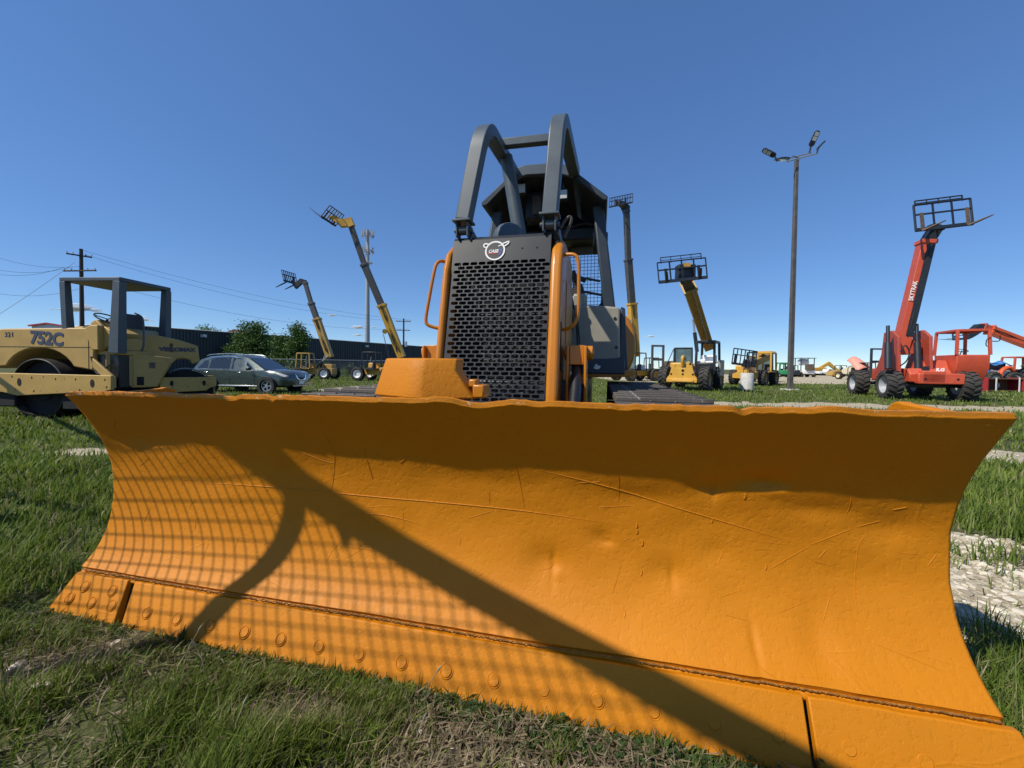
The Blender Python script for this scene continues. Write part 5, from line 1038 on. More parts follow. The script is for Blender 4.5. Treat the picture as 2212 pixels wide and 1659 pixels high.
# ------------------------------------------------------------------ buildings, fence
bd_=thing('warehouse','long low dark green metal warehouse with a pale roof edge','warehouse',(-43,41.5,gz(-43,41.5)))
a_,b_=Vector((-43.05,41.5,0)),Vector((-17.6,85,0)); d_=(b_-a_).normalized(); n_=Vector((d_.y,-d_.x,0)); Lb=(b_-a_).length; H0=5.15
m=MB(); V=[]; K=int(Lb/.17)
for k in range(K+1):
    for o in (0,.09) if k%2==0 else (.09,0):
        p=a_+d_*(Lb*k/K)+n_*o; V.append(p)
vs=[(p.x,p.y,-.6) for p in V]+[(p.x,p.y,H0) for p in V]; n=len(V); m.add(vs,[(k,k+1,n+k+1,n+k) for k in range(n-1)]); m.build('wall','wall_green',bd_,world=True,smooth=0,fix=False)
m=MB(); back=-n_*24; q=[a_+n_*.25,b_+n_*.25,b_+back*.5+Vector((0,0,.35)),a_+back*.5+Vector((0,0,.35)),a_+back,b_+back]; q=[v+Vector((0,0,H0)) for v in q]; m.add(q,[(0,1,2,3),(3,2,5,4)]); m.build('roof','roof_metal',bd_,world=True,solid=.1)
m=MB(); m.add([b_+Vector((0,0,-.6)),b_+Vector((0,0,H0)),b_+back*.5+Vector((0,0,H0+.3)),b_+back+Vector((0,0,H0)),b_+back+Vector((0,0,-.6))],[(0,1,2,3,4)]); m.build('end_wall','wall_green',bd_,world=True)
for f in (.16,.42,.65): p=a_+d_*Lb*f+n_*.3; m=MB(); m.box((p.x,p.y,H0-.75),(.5,.4,.35)); m.build('wall_lamp','galv',bd_,world=True)
p0=a_; p1=a_+d_*Lb*.035; m=MB(); m.add([p0+n_*.4+Vector((0,0,H0+.05)),p1+n_*.4+Vector((0,0,H0+.05)),p1+n_*.4+Vector((0,0,H0+.22)),p0+n_*.4+Vector((0,0,H0+.22))],[(0,1,2,3)]); m.build('red_fascia','trim_red',bd_,world=True,solid=.1)
p=a_+d_*Lb*.035; m=MB(); m.box((p.x+.3,p.y,H0-.6),(.25,.9,1.5)); m.build('red_corner','trim_red',bd_,world=True)
gb=thing('gabled_building','far pale metal building with a red trimmed gable roof','building',(-79.15,110.00,7.56)); gb.location.z=gz(-60,110)
m=MB(); m.prism([(-4.5,0),(-4.5,9.2),(0,10.6),(4.5,9.9),(4.5,0)],'y',0,20); m.build('wall','roof_metal',gb); m=MB(); m.bar([(-4.8,-.2,9.2),(0,-.2,10.75),(4.8,-.2,10.0)],.3,.4,(0,1,0)); m.build('roof_trim','trim_red',gb)
gb=thing('gabled_building','pale roofed building with red edge seen over the roller hood','building',(-72.24,60.00,3.51)); gb.location.z=gz(-60,60)
m=MB(); m.prism([(-2.6,0),(-2.6,6.7),(0,7.1),(2.6,6.7),(2.6,0)],'y',0,15); m.build('wall','roof_metal',gb); m=MB(); m.bar([(-2.8,-.2,6.72),(0,-.2,7.12),(2.8,-.2,6.72)],.3,.2,(0,1,0)); m.build('roof_trim','trim_red',gb)
fe=thing('chain_link_fence','chain link fence with slanted post tops in front of the warehouse','fence',(-25,37.5,gz(-25,37.5)))
fa,fb=Vector((-27,37.5,-.3)),Vector((-.5,46,-.3)); fd=(fb-fa).normalized(); FL=(fb-fa).length
k=0
while k*6.2<FL:
    p=fa+fd*k*6.2; m=MB(); m.tube([p,p+Vector((0,0,1.85)),p+Vector((.12,-.12,2.2))],.04,7); m.build('post','galv',fe,world=True); k+=1
m=MB(); m.tube([fa+Vector((0,0,1.8)),fb+Vector((0,0,1.8))],.028,6); m.build('top_rail','galv',fe,world=True)
m=MB()
for s_ in (-1,1):
    for k in range(int(FL/.28)):
        u=k*.28; p=fa+fd*u+Vector((0,0,.05)); q=fa+fd*min(FL,max(0,u+s_*1.7))+Vector((0,0,1.78)); m.tube([p,q],.006,3,cap=False)
m.build('chain_mesh','galv',fe,world=True)

# ------------------------------------------------------------------ trees
leafmat('leaves',trans=.3)
def tree(label,x,y,h,clumps,leaf=.22,nl=9000,col=(.045,.085,.018),seed=1,group=None,name='tree'):
    t=thing(name,label,'tree' if name=='tree' else 'shrub',(x,y,gz(x,y)),0,group); r=np.random.default_rng(seed)
    m=MB(); top=max(c[2] for c in clumps)
    m.tube([(0,0,-.2),(.05,0,h*.2),(-.05,.1,h*.45),(.1,0,top*.8)],[h*.03,h*.024,h*.018,h*.006],8)
    for cx,cy,cz,rx,ry,rz_ in clumps: m.tube([(0,0,max(.2,cz*.4)),(cx*.5,cy*.5,cz*.75),(cx,cy,cz)],[h*.014,h*.009,h*.003],6)
    m.build('trunk','wood_pole',t)
    vol=np.array([c[3]*c[4]*c[5] for c in clumps]); pick=r.choice(len(clumps),nl,p=vol/vol.sum()); C=np.array(clumps)[pick]
    # small twig clusters inside each clump
    nt_=max(30,nl//26); tc=r.normal(size=(nt_,3)); tc/=np.linalg.norm(tc,axis=1)[:,None]; tc*=r.random((nt_,1))**.28; tp=r.choice(len(clumps),nt_,p=vol/vol.sum()); TC=np.array(clumps)[tp]; tcen=TC[:,:3]+tc*TC[:,3:]
    pi_=r.integers(0,nt_,nl); P=tcen[pi_]+r.normal(0,1,(nl,3))*leaf*1.35*np.array([1,1,.8])
    az=r.uniform(0,2*PI,nl); el=r.uniform(-.9,.9,nl); d=np.stack([np.cos(az)*np.cos(el),np.sin(az)*np.cos(el),np.sin(el)],1); s=np.cross(d,r.normal(size=(nl,3))); s/=np.linalg.norm(s,axis=1)[:,None]; L=leaf*r.uniform(.6,1.3,nl)[:,None]
    V=np.stack([P,P+d*L*.5+s*L*.32,P+d*L,P+d*L*.5-s*L*.32],1).reshape(-1,3)
    me=bpy.data.meshes.new('crown'); me.vertices.add(nl*4); me.vertices.foreach_set('co',V.astype(np.float32).ravel()); idx=np.arange(nl*4,dtype=np.int32); me.loops.add(nl*4); me.loops.foreach_set('vertex_index',idx); me.polygons.add(nl); me.polygons.foreach_set('loop_start',np.arange(0,nl*4,4,dtype=np.int32)); me.polygons.foreach_set('loop_total',np.full(nl,4,np.int32)); me.update(calc_edges=True)
    tone=r.uniform(.8,2.2,nt_)[pi_]*r.uniform(.8,1.2,nl); cc=np.array(col)[None]*tone[:,None]; A=np.ones((nl,4,4),np.float32); A[:,:,:3]=cc[:,None]; ca=me.color_attributes.new('Col','FLOAT_COLOR','POINT'); ca.data.foreach_set('color',A.ravel())
    o=bpy.data.objects.new('crown',me); COL.objects.link(o); o.parent=t; me.materials.append(MATS['leaves']); return t
c1=(-33.77,50.00,0.13); tree('tallest bushy green tree in front of the dark warehouse',c1[0],c1[1],6.8,[(-.2,0,5.6,1.3,1.2,1.2),(.9,0,5.9,.9,1,.8),(-1.2,.2,4.2,1.5,1.5,1.2),(.6,0,3.8,1.9,1.6,1.4),(-2.0,0,2.4,1.6,1.5,1.2),(.2,-.3,2.0,2.2,1.8,1.4),(1.6,0,2.2,1.4,1.4,1.6)],.24,12000,seed=3)
c1=(-28.54,48.00,0.22); tree('rounded tree growing between the tall tree and the slim one',c1[0],c1[1],5.2,[(-.5,0,4.0,1.1,1.2,.9),(.5,0,3.2,1.3,1.2,1.1),(0,0,1.9,1.7,1.5,1.3)],.22,7000,col=(.04,.078,.017),seed=4)
c1=(-26.20,47.00,0.26); tree('slim pointed tree beside the raised slender boom',c1[0],c1[1],6.3,[(-.1,0,5.5,.75,.8,.9),(.3,0,4.4,1.0,1,.9),(-.2,0,3.2,1.1,1.1,1.0),(.1,0,1.6,1.2,1.2,1.3)],.22,7000,col=(.05,.09,.02),seed=5)
c1=(-75.48,95.00,-0.84); tree('small tree top showing over the warehouse roof',c1[0],c1[1],11,[(-.6,0,9.0,2.0,2,1.2),(1.0,0,8.4,2.0,2,1.0),(0,0,6,2.6,2.5,2)],.4,3500,col=(.06,.11,.022),seed=6)
for k in range(11):
    f=(k+.5)/11; p=fa+fd*FL*f*.82+Vector((random.uniform(-.5,.5),random.uniform(.6,1.6),0)); s_=random.uniform(.6,1.15)
    tree(('broad scrubby shrub growing along the chain link fence' if s_>.88 else 'small scrubby shrub growing along the chain link fence'),p.x,p.y,1.4*s_,[(-.3,0,.7*s_,.5,.5,.6*s_),(.35,0,.9*s_,.45,.5,.7*s_),(0,0,.4,.7,.6,.4)],.13,1300,col=(.075,.11,.03),seed=20+k,group='shrubs along the chain link fence',name='shrub')

# ------------------------------------------------------------------ far yard
def gl(o): o.location.z=gz(o.location.x,o.location.y); return o
# green machine
t=gl(thing('tractor','small green machine with an upright cab beyond the yellow telehandlers','tractor',(52.71,75.00,-0.07),rad(170))); open_cab(t,-.8,.9,-.6,.8,1.0,2.7,'mach_green',.22,taper=.1,roof=True); m=MB(); m.b2((-1.0,.6,.5),(1.0,1.9,1.3)); m.build('hood','mach_green',t,bevel=.1)
for s in (-1,1): wheel(t,(s*.95,1.2,.45),.45,.3,outer=s); wheel(t,(s*.95,-.6,.6),.6,.4,outer=s)
t=gl(thing('compact_loader','tan compact machine with dark frame beside the green one','loader',(56.90,80.00,-0.14),rad(120))); m=MB(); m.b2((-.9,-1.2,.5),(.9,1.2,1.5)); m.build('body','panel_beige',t,bevel=.1); open_cab(t,-.7,.7,-.6,.8,1.5,2.6,'fork_black',.14)
for s in (-1,1): wheel(t,(s*.95,.8,.5),.5,.35,outer=s); wheel(t,(s*.95,-.8,.5),.5,.35,outer=s)
# white water tank tractor with canopy
t=gl(thing('tank_truck','white machine with flat canopy carrying a round white tank','truck',(59.24,78.00,-0.34),rad(172))); m=MB(); m.b2((-1.1,-1.6,.6),(1.1,1.6,1.4)); m.build('body','white_paint',t,bevel=.12)
m=MB(); m.lathe([(0,-.9),(.45,-.85),(.62,-.6),(.66,0),(.62,.6),(.45,.85),(0,.9)],(.15,-.2,3.0),'x',20); m.build('tank','white_paint',t); m=MB(); m.b2((-1.5,-1.2,3.75),(1.5,1.2,3.85)); m.build('canopy','fork_black',t)
m=MB(); m.b2((-.6,1.2,1.3),(.6,1.9,2.6)); m.build('grille_frame','fork_rust',t,bevel=.05)
for x in (-1.2,1.2):
    for y in (-1,1): m=MB(); m.bar([(x,y,1.3),(x,y,3.8)],.12,.12); m.build('canopy_post','fork_black',t)
for s in (-1,1): wheel(t,(s*1.1,1.1,.5),.5,.35,outer=s); wheel(t,(s*1.1,-1.0,.6),.6,.4,outer=s)
t=gl(thing('skid_loader','dark compact loader standing beside the tank truck','loader',(56.89,78.00,-0.37),rad(172))); m=MB(); m.b2((-.8,-1.2,.4),(.8,1.2,1.2)); m.build('body','fork_black',t,bevel=.08); open_cab(t,-.65,.65,-.8,.6,1.2,2.3,'fork_black',.12)
for s in (-1,1): wheel(t,(s*.85,.6,.42),.42,.3,outer=s); wheel(t,(s*.85,-.6,.42),.42,.3,outer=s)
# excavator
t=gl(thing('excavator','yellow excavator with its arm folded low on the horizon','excavator',(87.24,110.00,-0.87),rad(0))); m=MB(); m.b2((-2.2,-1.4,1.0),(1.6,1.4,2.2)); m.build('house','cat_yellow',t,bevel=.15)
m=MB(); m.bar([(.6,0,2.0),(3.2,0,3.4),(6.4,0,.9)],.5,[.6,.9,.5],(0,1,0)); m.build('boom_arm','cat_yellow',t); m=MB(); m.prism([(6.2,1.1),(7.6,1.6),(8.2,.9),(7.4,.2),(6.4,.2)],'y',-.5,.5); m.build('bucket','fork_black',t,bevel=.05)
for s in (-1,1): m=MB(); m.prism([(-2,.0),(-2.3,.45),(-2,.9),(2,.9),(2.3,.45),(2,0)],'y',s*1.1-.3,s*1.1+.3); m.build('track','rubber_clean',t,bevel=.1)
# pickup
t=gl(thing('pickup_truck','white pickup truck parked below the excavator arm','truck',(85.81,105.00,-0.87),rad(0))); m=MB(); m.prism([(-2.7,.5),(-2.7,1.15),(-.6,1.15),(-.5,1.15),(-.2,1.8),(1.0,1.8),(1.5,1.2),(2.7,1.05),(2.8,.5)],'y',-.95,.95); m.build('body','white_paint',t,bevel=.08)
m=MB(); m.prism([(-.35,1.22),(-.12,1.7),(.95,1.7),(1.3,1.22)],'y',-.97,.97); m.build('window','glass_dark',t)
for s in (-1,1):
    for x in (-1.8,1.8): m=MB(); m.lathe([(0,-.12),(.3,-.12),(.38,-.08),(.38,.08),(.3,.12),(0,.12)],(x,s*.85,.38),'y',18); m.build('tyre','rubber_clean',t)
# backhoe
t=gl(thing('backhoe','small tan and orange backhoe left of the pink tractor','backhoe',(72.84,85.00,-0.46),rad(90))); m=MB(); m.b2((-.8,-1.8,.6),(.8,1.8,1.5)); m.build('body','dull_yellow',t,bevel=.1); open_cab(t,-.7,.7,-.5,1.0,1.5,2.5,'fork_black',.12)
m=MB(); m.prism([(1.9,.2),(2.9,.3),(2.6,1.2),(1.9,1.4)],'x',-.9,.9); m.build('bucket','dull_yellow',t,bevel=.05)
for s in (-1,1): wheel(t,(s*.9,1.0,.45),.45,.3,outer=s); wheel(t,(s*.9,-1.0,.6),.6,.4,outer=s)
# pink hooded tractor
t=gl(thing('tractor','faded pink tractor with its hood tilted open and cream body','tractor',(53.38,60.00,-0.35),rad(180))); m=MB(); m.b2((-.75,.2,.7),(.75,1.6,1.9)); m.build('engine','dark_void',t,bevel=.08)
m=MB(); vs=[]
for k in range(9):
    f=k/8; 
    for j in range(7): g_=j/6-.5; vs.append((g_*2.6*(1-.25*f),2.1-f*2.2-.4*abs(g_),1.9+1.7*f-.9*g_*g_*3+.25*math.sin(f*3)))
m.add(vs,[(k*7+j,k*7+j+1,k*7+7+j+1,k*7+7+j) for k in range(8) for j in range(6)]); m.build('tilted_hood','pink_panel',t,solid=.05)
m=MB(); m.prism([(.3,1.4),(.3,2.6),(-1.0,2.4),(-3.2,1.6),(-3.2,.8),(-.5,.8)],'x',-2.2,-.7); m.build('cream_body','cream',t,bevel=.1); m=MB(); m.b2((-1.6,.8,.45),(-.9,1.6,1.1)); m.build('pink_fender','pink_panel',t,bevel=.15)
m=MB(); m.tube(chaikin([(1.9,1,.8),(1.9,1,1.9),(1.5,1,2.1),(.9,1,2.1)],1),.05,6); m.build('hoop','fork_black',t)
for s in (-1,1): wheel(t,(s*1.0,.9,.55),.55,.42,outer=s,rim='cream'); wheel(t,(s*1.1,-1.5,.6),.6,.45,outer=s,rim='cream')
# blue tarp tractor and wheel at right
t=gl(thing('tractor','tractor under a blue tarp with a large wheel and pale rim','tractor',(43.29,35.00,-0.24),rad(95))); m=MB(); m.b2((-.5,-1.6,1.0),(.5,1.2,1.6)); m.build('body','tower_galv',t,bevel=.06)
m=MB(); vs=[]
for k in range(9):
    for j in range(5): f,g_=k/8,j/4-.5; vs.append((g_*1.3,-1.6+2.4*f,2.35+.12*math.sin(f*9+g_*4)-.5*abs(g_)*(1+.2*math.sin(f*17))))
m.add(vs,[(k*5+j,k*5+j+1,k*5+6+j,k*5+5+j) for k in range(8) for j in range(4)]); m.build('tarp','tarp_blue',t,solid=.04)
m=MB(); m.b2((-.4,-1.2,1.6),(.4,.8,2.2)); m.build('engine','fork_black',t,bevel=.05); m=MB(); m.tube([(-.7,1.0,1.4),(-.7,1.1,2.4)],.05,6); m.tube([(.6,1.0,1.4),(.6,1.1,2.4)],.05,6); m.build('tarp_pole','tarp_blue',t)
m=MB(); m.b2((-.75,-1.0,1.05),(-.6,.4,1.45)); m.build('side_plate','white_paint',t,bevel=.02)
for s in (-1,1): wheel(t,(s*.9,.75,.72),.72,.4,outer=s,rim='galv'); wheel(t,(s*.9,-1.2,.6),.6,.4,outer=s,rim='galv')
t=gl(thing('machine_cab','small black caged machine left of the blue tarp','loader',(57.50,48.00,-0.17),rad(175))); m=MB(); m.b2((-.9,-1,.5),(.9,1,1.6)); m.build('body','track_steel',t,bevel=.1); open_cab(t,-.9,.9,-.8,.8,1.6,2.6,'fork_black',.14)
for s in (-1,1): wheel(t,(s*.95,.7,.5),.5,.35,outer=s); wheel(t,(s*.95,-.7,.5),.5,.35,outer=s)
# red implement box
t=gl(thing('snow_pusher_box','open dark red steel box attachment with pale straps standing on the grass','attachment',(34.92,27.50,-0.29),rad(0)))
m=MB(); m.b2((-1.3,.55,.05),(1.3,.62,.95)); m.b2((-1.3,-.3,.05),(1.3,.6,.10)); m.b2((-1.3,-.3,.88),(1.3,.6,.95)); bx_=m.build('shell','rust',t)
for x in (-1.3,1.3): m=MB(); m.b2((x-.04,-.35,.02),(x+.04,.6,1.0)); m.build('end_plate','trim_red',t)
for x in (-.72,.92): m=MB(); m.b2((x-.035,-.37,.0),(x+.035,-.33,1.0)); m.build('strap','white_paint',t)
m=MB(); m.tube([(0,.1,.3),(0,.1,.6)],.05,8); m.build('pin','galv',t)
t=gl(thing('flat_attachment','low yellow steel attachment lying on the gravel','attachment',(37.31,28.00,-0.29),rad(10))); m=MB(); m.b2((-.8,-.4,.05),(.9,.4,.4)); m.build('frame','cat_yellow',t,bevel=.05); m=MB(); m.b2((-1.1,-.45,.3),(1.2,.0,.5)); m.build('beam','roof_metal',t,bevel=.04)
# ------------------------------------------------------------------ small fair weather clouds
paint('cloud_white',(.93,.94,.95),1.0,.02,1,0,spec=0)
_ct=MATS['cloud_white'].node_tree; _b=[n for n in _ct.nodes if n.type=='BSDF_PRINCIPLED'][0]; _b.inputs['Alpha'].default_value=.28
ics=bmesh.new(); bmesh.ops.create_icosphere(ics,subdivisions=2,radius=1); IV=np.array([v.co[:] for v in ics.verts]); IF=[tuple(v.index for v in f.verts) for f in ics.faces]; ics.free()
def cloud_mesh(seed):
    r=np.random.default_rng(seed); V=[];F=[]
    for k in range(26):
        a=r.normal(0,.42); c=np.array([a,r.normal(0,.3),abs(r.normal(0,.3))*(1-min(1,abs(a)))-.15]); q=IV*r.uniform(.14,.42)*(1-.5*min(1,abs(a)))*np.array([1.25,1,.8])+c; F+=[tuple(i+len(V)*len(IV) for i in f) for f in IF]; V.append(q)
    me=bpy.data.meshes.new('cloud'); me.from_pydata(np.concatenate(V).tolist(),[],F); me.polygons.foreach_set('use_smooth',[True]*len(me.polygons)); me.materials.append(MATS['cloud_white']); return me
for p,sx_,sz_,lb in (((-1683.53,1500.00,202.36),85,26,'largest white cloud low behind the roller canopy'),((-1435.57,1500.00,164.30),34,14,'small white cloud seen between the canopy posts'),((-697.52,1500.00,191.74),22,9,'small cloud left of the cell tower above the other puffs'),((-598.37,1500.00,146.35),30,13,'small cloud beside the foot of the cell tower'),((-542.55,1500.00,147.07),13,6,'tiny wisp of cloud right of the cell tower'),((-603.66,1500.00,115.74),20,8,'tiny cloud just over the warehouse roof'),((536.56,1500.00,125.04),20,9,'small lone cloud right of the tallest boom')):
    o=bpy.data.objects.new('cloud',cloud_mesh(int(sx_*7))); COL.objects.link(o); o.location=p; o.scale=(sx_,sx_*.8,sz_); tag(o,lb,'cloud','small clouds near the horizon')
# ------------------------------------------------------------------ grass, weeds, stones
def in_dozer(x,y):
    c,s=math.cos(-DZ_ANG),math.sin(-DZ_ANG); dx=x-DZ_LOC[0]; dy=y-DZ_LOC[1]
    lx=dx*c-dy*s; ly=dx*s+dy*c
    return lx,ly
def grass(name,N_,r0,r1,label,seed,hmin,hmax,wk,keep_hidden=.06,ang=58,flat=1.0,seglen=2):
    r=np.random.default_rng(seed)
    rr=np.exp(r.uniform(math.log(r0),math.log(r1),N_)); th=np.radians(r.uniform(-ang,ang,N_)); x=rr*np.sin(th)/1.0; y=rr*np.cos(th)
    # thin out: gravel, bare soil, hidden strip behind the blade, body of the blade
    lx,ly=in_dozer(x,y); g_=gravel_mask(x,y); b_=bare_mask(x,y); cl=fbm(x,y,3.5,51)
    p=np.clip(.36+1.5*(cl-.38)*1.9,0.05,1)*(1-np.clip(g_*1.25,0,.97))*(1-.86*b_)
    hid=(np.abs(lx)<1.7)&(ly>.05)&(ly<13); p=np.where(hid,keep_hidden*p,p)
    p=np.where((np.abs(lx)<1.70)&(ly>-.015)&(ly<.05),0,p)
    ok=r.random(N_)<p; x,y=x[ok],y[ok]; rr=rr[ok]; n=len(x); cl=cl[ok]; b_=b_[ok]; lx,ly=lx[ok],ly[ok]
    z=ground_z(x,y)-.004
    near=np.exp(-((ly+.04)/.13)**2)*(np.abs(lx)<1.9)
    h=r.uniform(hmin,hmax,n)*(.55+.9*cl)*(1-.4*b_); h*=np.where(r.random(n)<.05,1.5,1); h*=1-.68*near
    w=np.maximum(.0038,wk*rr)*r.uniform(.6,1.3,n)
    az=r.uniform(0,2*PI,n)+ .0; wind=rad(25); az=np.where(r.random(n)<.45,wind+r.normal(0,.7,n),az)
    lean=np.abs(r.normal(.75,.42,n))*flat; lean=np.clip(lean,.05,1.9)
    ca,sa=np.cos(az),np.sin(az); px_,py_=-sa,ca
    V=np.zeros((n,5,3),np.float32)
    for k,f in enumerate((0,.5,1.)):
        a=lean*f*.9; hor=h*f*np.sin(a*.85); ver=h*f*np.cos(a*.85)
        cx,cy,cz=x+ca*hor,y+sa*hor,z+np.maximum(ver,.004)
        ww=w*(1,.85,0)[k]/2
        if k<2:
            V[:,2*k]=np.stack([cx-px_*ww,cy-py_*ww,cz],1); V[:,2*k+1]=np.stack([cx+px_*ww,cy+py_*ww,cz],1)
        else: V[:,4]=np.stack([cx,cy,cz],1)
    base=np.arange(n,dtype=np.int32)[:,None]*5
    tri=np.concatenate([base+np.array([0,1,3]),base+np.array([0,3,2]),base+np.array([2,3,4])],1).reshape(-1,3)
    me=bpy.data.meshes.new(name); me.vertices.add(n*5); me.vertices.foreach_set('co',V.ravel()); me.loops.add(tri.size); me.loops.foreach_set('vertex_index',tri.ravel())
    me.polygons.add(len(tri)); me.polygons.foreach_set('loop_start',np.arange(0,tri.size,3,dtype=np.int32)); me.polygons.foreach_set('loop_total',np.full(len(tri),3,np.int32)); me.update(calc_edges=True)
    # blade colours: fresh green to straw
    t=np.clip(r.normal(.42,.22,n)+.5*(fbm(x,y,1.1,61)-.5),0,1)[:,None]; dry=(r.random(n)<np.where(rr<3,.08+.4*b_,.05))[:,None]
    g1,g2=np.array([.06,.105,.010]),np.array([.235,.305,.05]); c=g1*(1-t)+g2*t; st=np.array([.42,.35,.19])*r.uniform(.6,1.1,(n,1)); c=np.where(dry,st,c)
    C=np.ones((n,5,4),np.float32); C[:,:,:3]=c[:,None,:]
    ca_=me.color_attributes.new('Col','FLOAT_COLOR','POINT'); ca_.data.foreach_set('color',C.ravel())
    o=bpy.data.objects.new(name,me); COL.objects.link(o); me.materials.append(MATS['grass']); o['kind']='stuff'; o['label']=label; o['category']='grass'
    return o
leafmat('grass',trans=.4)
grass('grass',260000,.62,3.2,'short matted green grass in front of the orange blade',1,.05,.12,.0017,ang=62,keep_hidden=.03)
grass('grass',170000,3.0,16,'green lawn grass beside the tan roller',2,.06,.13,.0021,ang=60,keep_hidden=.02,flat=.85)
grass('grass',150000,14,60,'rough far grass under the parked machines',3,.07,.15,.0014,ang=60,keep_hidden=1,flat=.7)
# dry thatch lying flat between the living blades
def thatch():
    r=np.random.default_rng(33); n=42000; rr=np.exp(r.uniform(math.log(.6),math.log(2.6),n)); th=np.radians(r.uniform(-62,62,n)); x=rr*np.sin(th); y=rr*np.cos(th); lx,ly=in_dozer(x,y)
    ok=((np.abs(lx)>1.68)|(ly<-.03))&(r.random(n)<(.35+.65*bare_mask(x,y)))&(gravel_mask(x,y)<.5); x,y=x[ok],y[ok]; n=len(x); z=ground_z(x,y)+r.uniform(.002,.03,n)
    a=r.uniform(0,2*PI,n); L=r.uniform(.02,.07,n); w=r.uniform(.0015,.0035,n); dz_=r.normal(0,.012,n); ca,sa=np.cos(a),np.sin(a)
    V=np.stack([np.stack([x-sa*w,y+ca*w,z],1),np.stack([x+sa*w,y-ca*w,z],1),np.stack([x+ca*L,y+sa*L,np.maximum(z+dz_,ground_z(x,y)+.002)],1)],1).astype(np.float32)
    me=bpy.data.meshes.new('dry_grass'); me.vertices.add(n*3); me.vertices.foreach_set('co',V.ravel()); idx=np.arange(n*3,dtype=np.int32); me.loops.add(n*3); me.loops.foreach_set('vertex_index',idx); me.polygons.add(n); me.polygons.foreach_set('loop_start',np.arange(0,n*3,3,dtype=np.int32)); me.polygons.foreach_set('loop_total',np.full(n,3,np.int32)); me.update(calc_edges=True)
    t=r.uniform(.45,1.15,(n,1)); C=np.ones((n,3,4),np.float32); C[:,:,:3]=(np.array([.36,.30,.19])*t)[:,None]; c_=me.color_attributes.new('Col','FLOAT_COLOR','POINT'); c_.data.foreach_set('color',C.ravel())
    o=bpy.data.objects.new('dry_grass',me); COL.objects.link(o); me.materials.append(MATS['grass']); o['kind']='stuff'; o['label']='dry straw coloured thatch lying between the grass'; o['category']='grass'
thatch()
# broad weeds hugging the cutting edge
def weeds():
    r=np.random.default_rng(5); V=[];F=[];C=[]
    def leaf(p,az,el,L,W,c):
        d=Vector((math.cos(az)*math.cos(el),math.sin(az)*math.cos(el),math.sin(el))); s=Vector((-math.sin(az),math.cos(az),0)); nn=d.cross(s)*-1
        b=len(V); V.extend([p,p+d*L*.5+s*W/2+nn*L*.1,p+d*L,p+d*L*.5-s*W/2+nn*L*.1]); F.append((b,b+1,b+2)); F.append((b,b+2,b+3)); C.extend([c]*4)
    for _ in range(430):
        lx=r.uniform(-1.9,1.9) if r.random()<.35 else r.uniform(-.1,1.25); ly=-abs(r.normal(0,.06))-.035; q=DZM@Vector((lx,ly,0)); z0=gz(q.x,q.y)
        g=r.uniform(.7,1.2); hgt=abs(r.normal(.012,.010))+.004
        stem=Vector((q.x,q.y,z0)); top=stem+Vector((r.normal(0,.012),r.normal(0,.012),hgt))
        for k in range(r.integers(6,13)):
            f=r.random(); p=stem*(1-f)+top*f; a=r.uniform(0,2*PI)
            for da in (-.7,0,.7): leaf(p+Vector((math.cos(a),math.sin(a),0))*.008,a+da,r.uniform(-.1,.6),r.uniform(.007,.012),r.uniform(.006,.010),(.07*g,.125*g,.035*g,1))
    for _ in range(14):   # broad grass tufts
        lx=r.uniform(-1.6,1.3); ly=-abs(r.normal(.05,.06))-.03; q=DZM@Vector((lx,ly,0)); z0=gz(q.x,q.y)
        for k in range(r.integers(5,11)):
            g=r.uniform(.7,1.25); leaf(Vector((q.x,q.y,z0)),r.uniform(0,2*PI),r.uniform(.25,1.2),r.uniform(.04,.08),r.uniform(.006,.010),(.10*g,.17*g,.035*g,1))
    me=bpy.data.meshes.new('weeds'); me.from_pydata([tuple(v) for v in V],[],F); ca=me.color_attributes.new('Col','FLOAT_COLOR','POINT'); ca.data.foreach_set('color',np.array(C,np.float32).ravel())
    o=bpy.data.objects.new('weeds',me); COL.objects.link(o); me.materials.append(MATS['grass']); o['kind']='stuff'; o['label']='low clover and broad leaved weeds along the cutting edge'; o['category']='weeds'
weeds()
# stalks with seed heads
def seed_stalks():
    r=np.random.default_rng(8); m=MB()
    for cx,cy,n_,hh in ((-6.2,6.1,26,.34),(-5.6,6.0,18,.28),(-.9,1.23,3,.13),(-.15,1.2,3,.14),(1.5,1.6,3,.2)):
        for _ in range(n_):
            x,y=cx+r.normal(0,.22*min(1,hh*3)),cy+r.normal(0,.12); z=gz(x,y); L=hh*r.uniform(.6,1.15); dx,dy=r.normal(0,.25)*L,r.normal(0,.2)*L
            m.tube([(x,y,z),(x+dx*.4,y+dy*.4,z+L*.6),(x+dx,y+dy,z+L)],[.0018,.0015,.001],4); m.tube([(x+dx*.8,y+dy*.8,z+L*.85),(x+dx,y+dy,z+L),(x+dx*1.2,y+dy*1.2,z+L*1.12)],[.001,.004,.0005],5)
    paint('straw',(.33,.29,.17),.8,.2,20,0); o=m.build('grass_stalks','straw'); o['kind']='stuff'; o['label']='tall dry grass stalks with seed heads near the tan roller'; o['category']='grass'
seed_stalks()
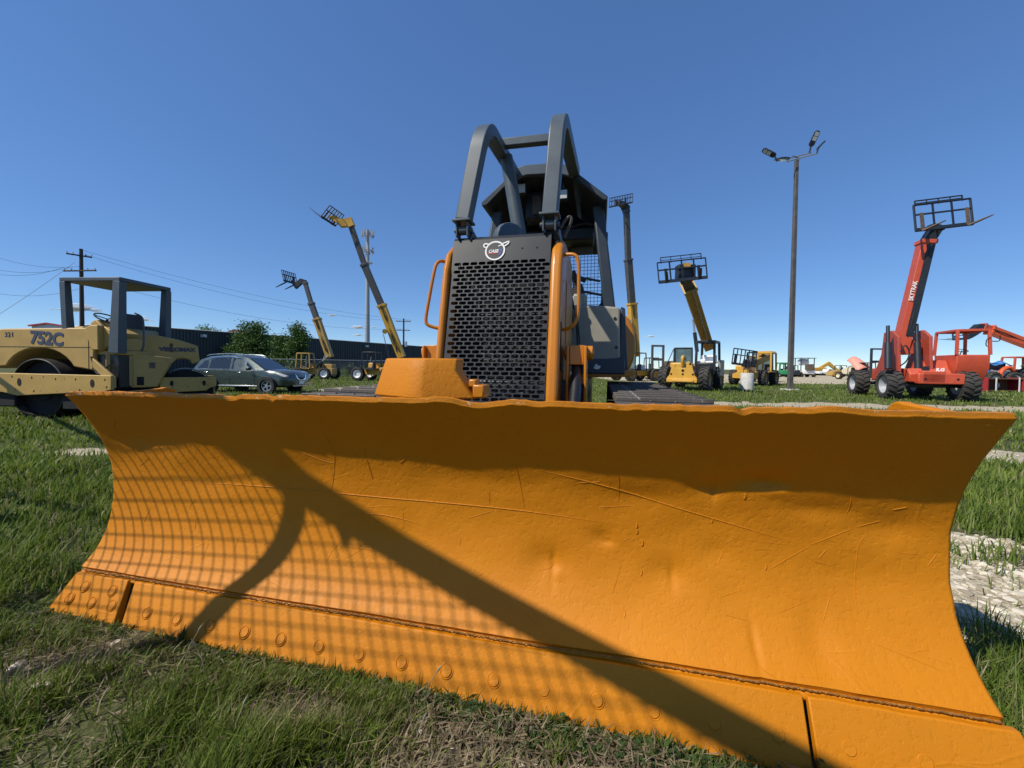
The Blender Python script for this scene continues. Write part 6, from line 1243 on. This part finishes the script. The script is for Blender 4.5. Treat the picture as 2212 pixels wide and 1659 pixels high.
def stones():
    r=np.random.default_rng(12); m=MB()
    ico=bmesh.new(); bmesh.ops.create_icosphere(ico,subdivisions=1,radius=1); iv=np.array([v.co[:] for v in ico.verts]); fi=[tuple(v.index for v in f.verts) for f in ico.faces]; ico.free()
    V=[];F=[];n=0
    xs=np.concatenate([r.uniform(1.3,4.6,9000),r.uniform(-2.6,2.5,2600),r.uniform(3,12,3000)]); ys=np.concatenate([r.uniform(1.0,2.7,9000),r.uniform(.6,1.5,2600),r.uniform(4,7.2,3000)])
    keep=(gravel_mask(xs,ys)>.42)|((bare_mask(xs,ys)>.45)&(r.random(len(xs))<.28))
    lx,ly=in_dozer(xs,ys); keep&=~((np.abs(lx)<1.7)&(ly>-.03))
    xs,ys=xs[keep],ys[keep]; zs=ground_z(xs,ys)
    for x,y,z in zip(xs,ys,zs):
        s=abs(r.normal(.0,.0085))+.004; q=iv*(1+r.normal(0,.16,iv.shape))*np.array([s*r.uniform(.7,1.5),s*r.uniform(.7,1.5),s*.55]); V.append(q+np.array([x,y,z+s*.15])); F+= [tuple(k+n for k in f) for f in fi]; n+=len(iv)
    m.v=np.concatenate(V).tolist(); m.f=F
    mt=newmat('limestone'); g=N(mt); out=g.n('ShaderNodeOutputMaterial'); b=g.n('ShaderNodeBsdfPrincipled'); b.inputs['Roughness'].default_value=.9; ge=g.n('ShaderNodeNewGeometry')
    c=g.ramp(ge.outputs['Random Per Island'],[(0,(.28,.235,.165)),(.5,(.50,.44,.33)),(1,(.68,.62,.50))]); g.l(c,b.inputs['Base Color']); g.l(b.outputs[0],out.inputs[0]); MATS['limestone']=mt
    o=m.build('gravel','limestone',smooth=0,fix=False); o['kind']='stuff'; o['label']='pale limestone chips scattered beside the blade'; o['category']='gravel'
stones()
# one larger pale stone in the dirt at the corner
bm=bmesh.new(); bmesh.ops.create_icosphere(bm,subdivisions=2,radius=1)
for v in bm.verts: v.co=Vector((v.co.x*.045,v.co.y*.016,v.co.z*.014))*(1+random.uniform(-.15,.15))
me=bpy.data.meshes.new('stone'); bm.to_mesh(me); bm.free(); st=bpy.data.objects.new('stone',me); COL.objects.link(st); me.materials.append(MATS['limestone']); st.location=(-1.50,1.20,gz(-1.5,1.2)+.012); st.rotation_euler=(0,0,.5); tag(st,'long pale stone lying in bare dirt before the blade','stone')
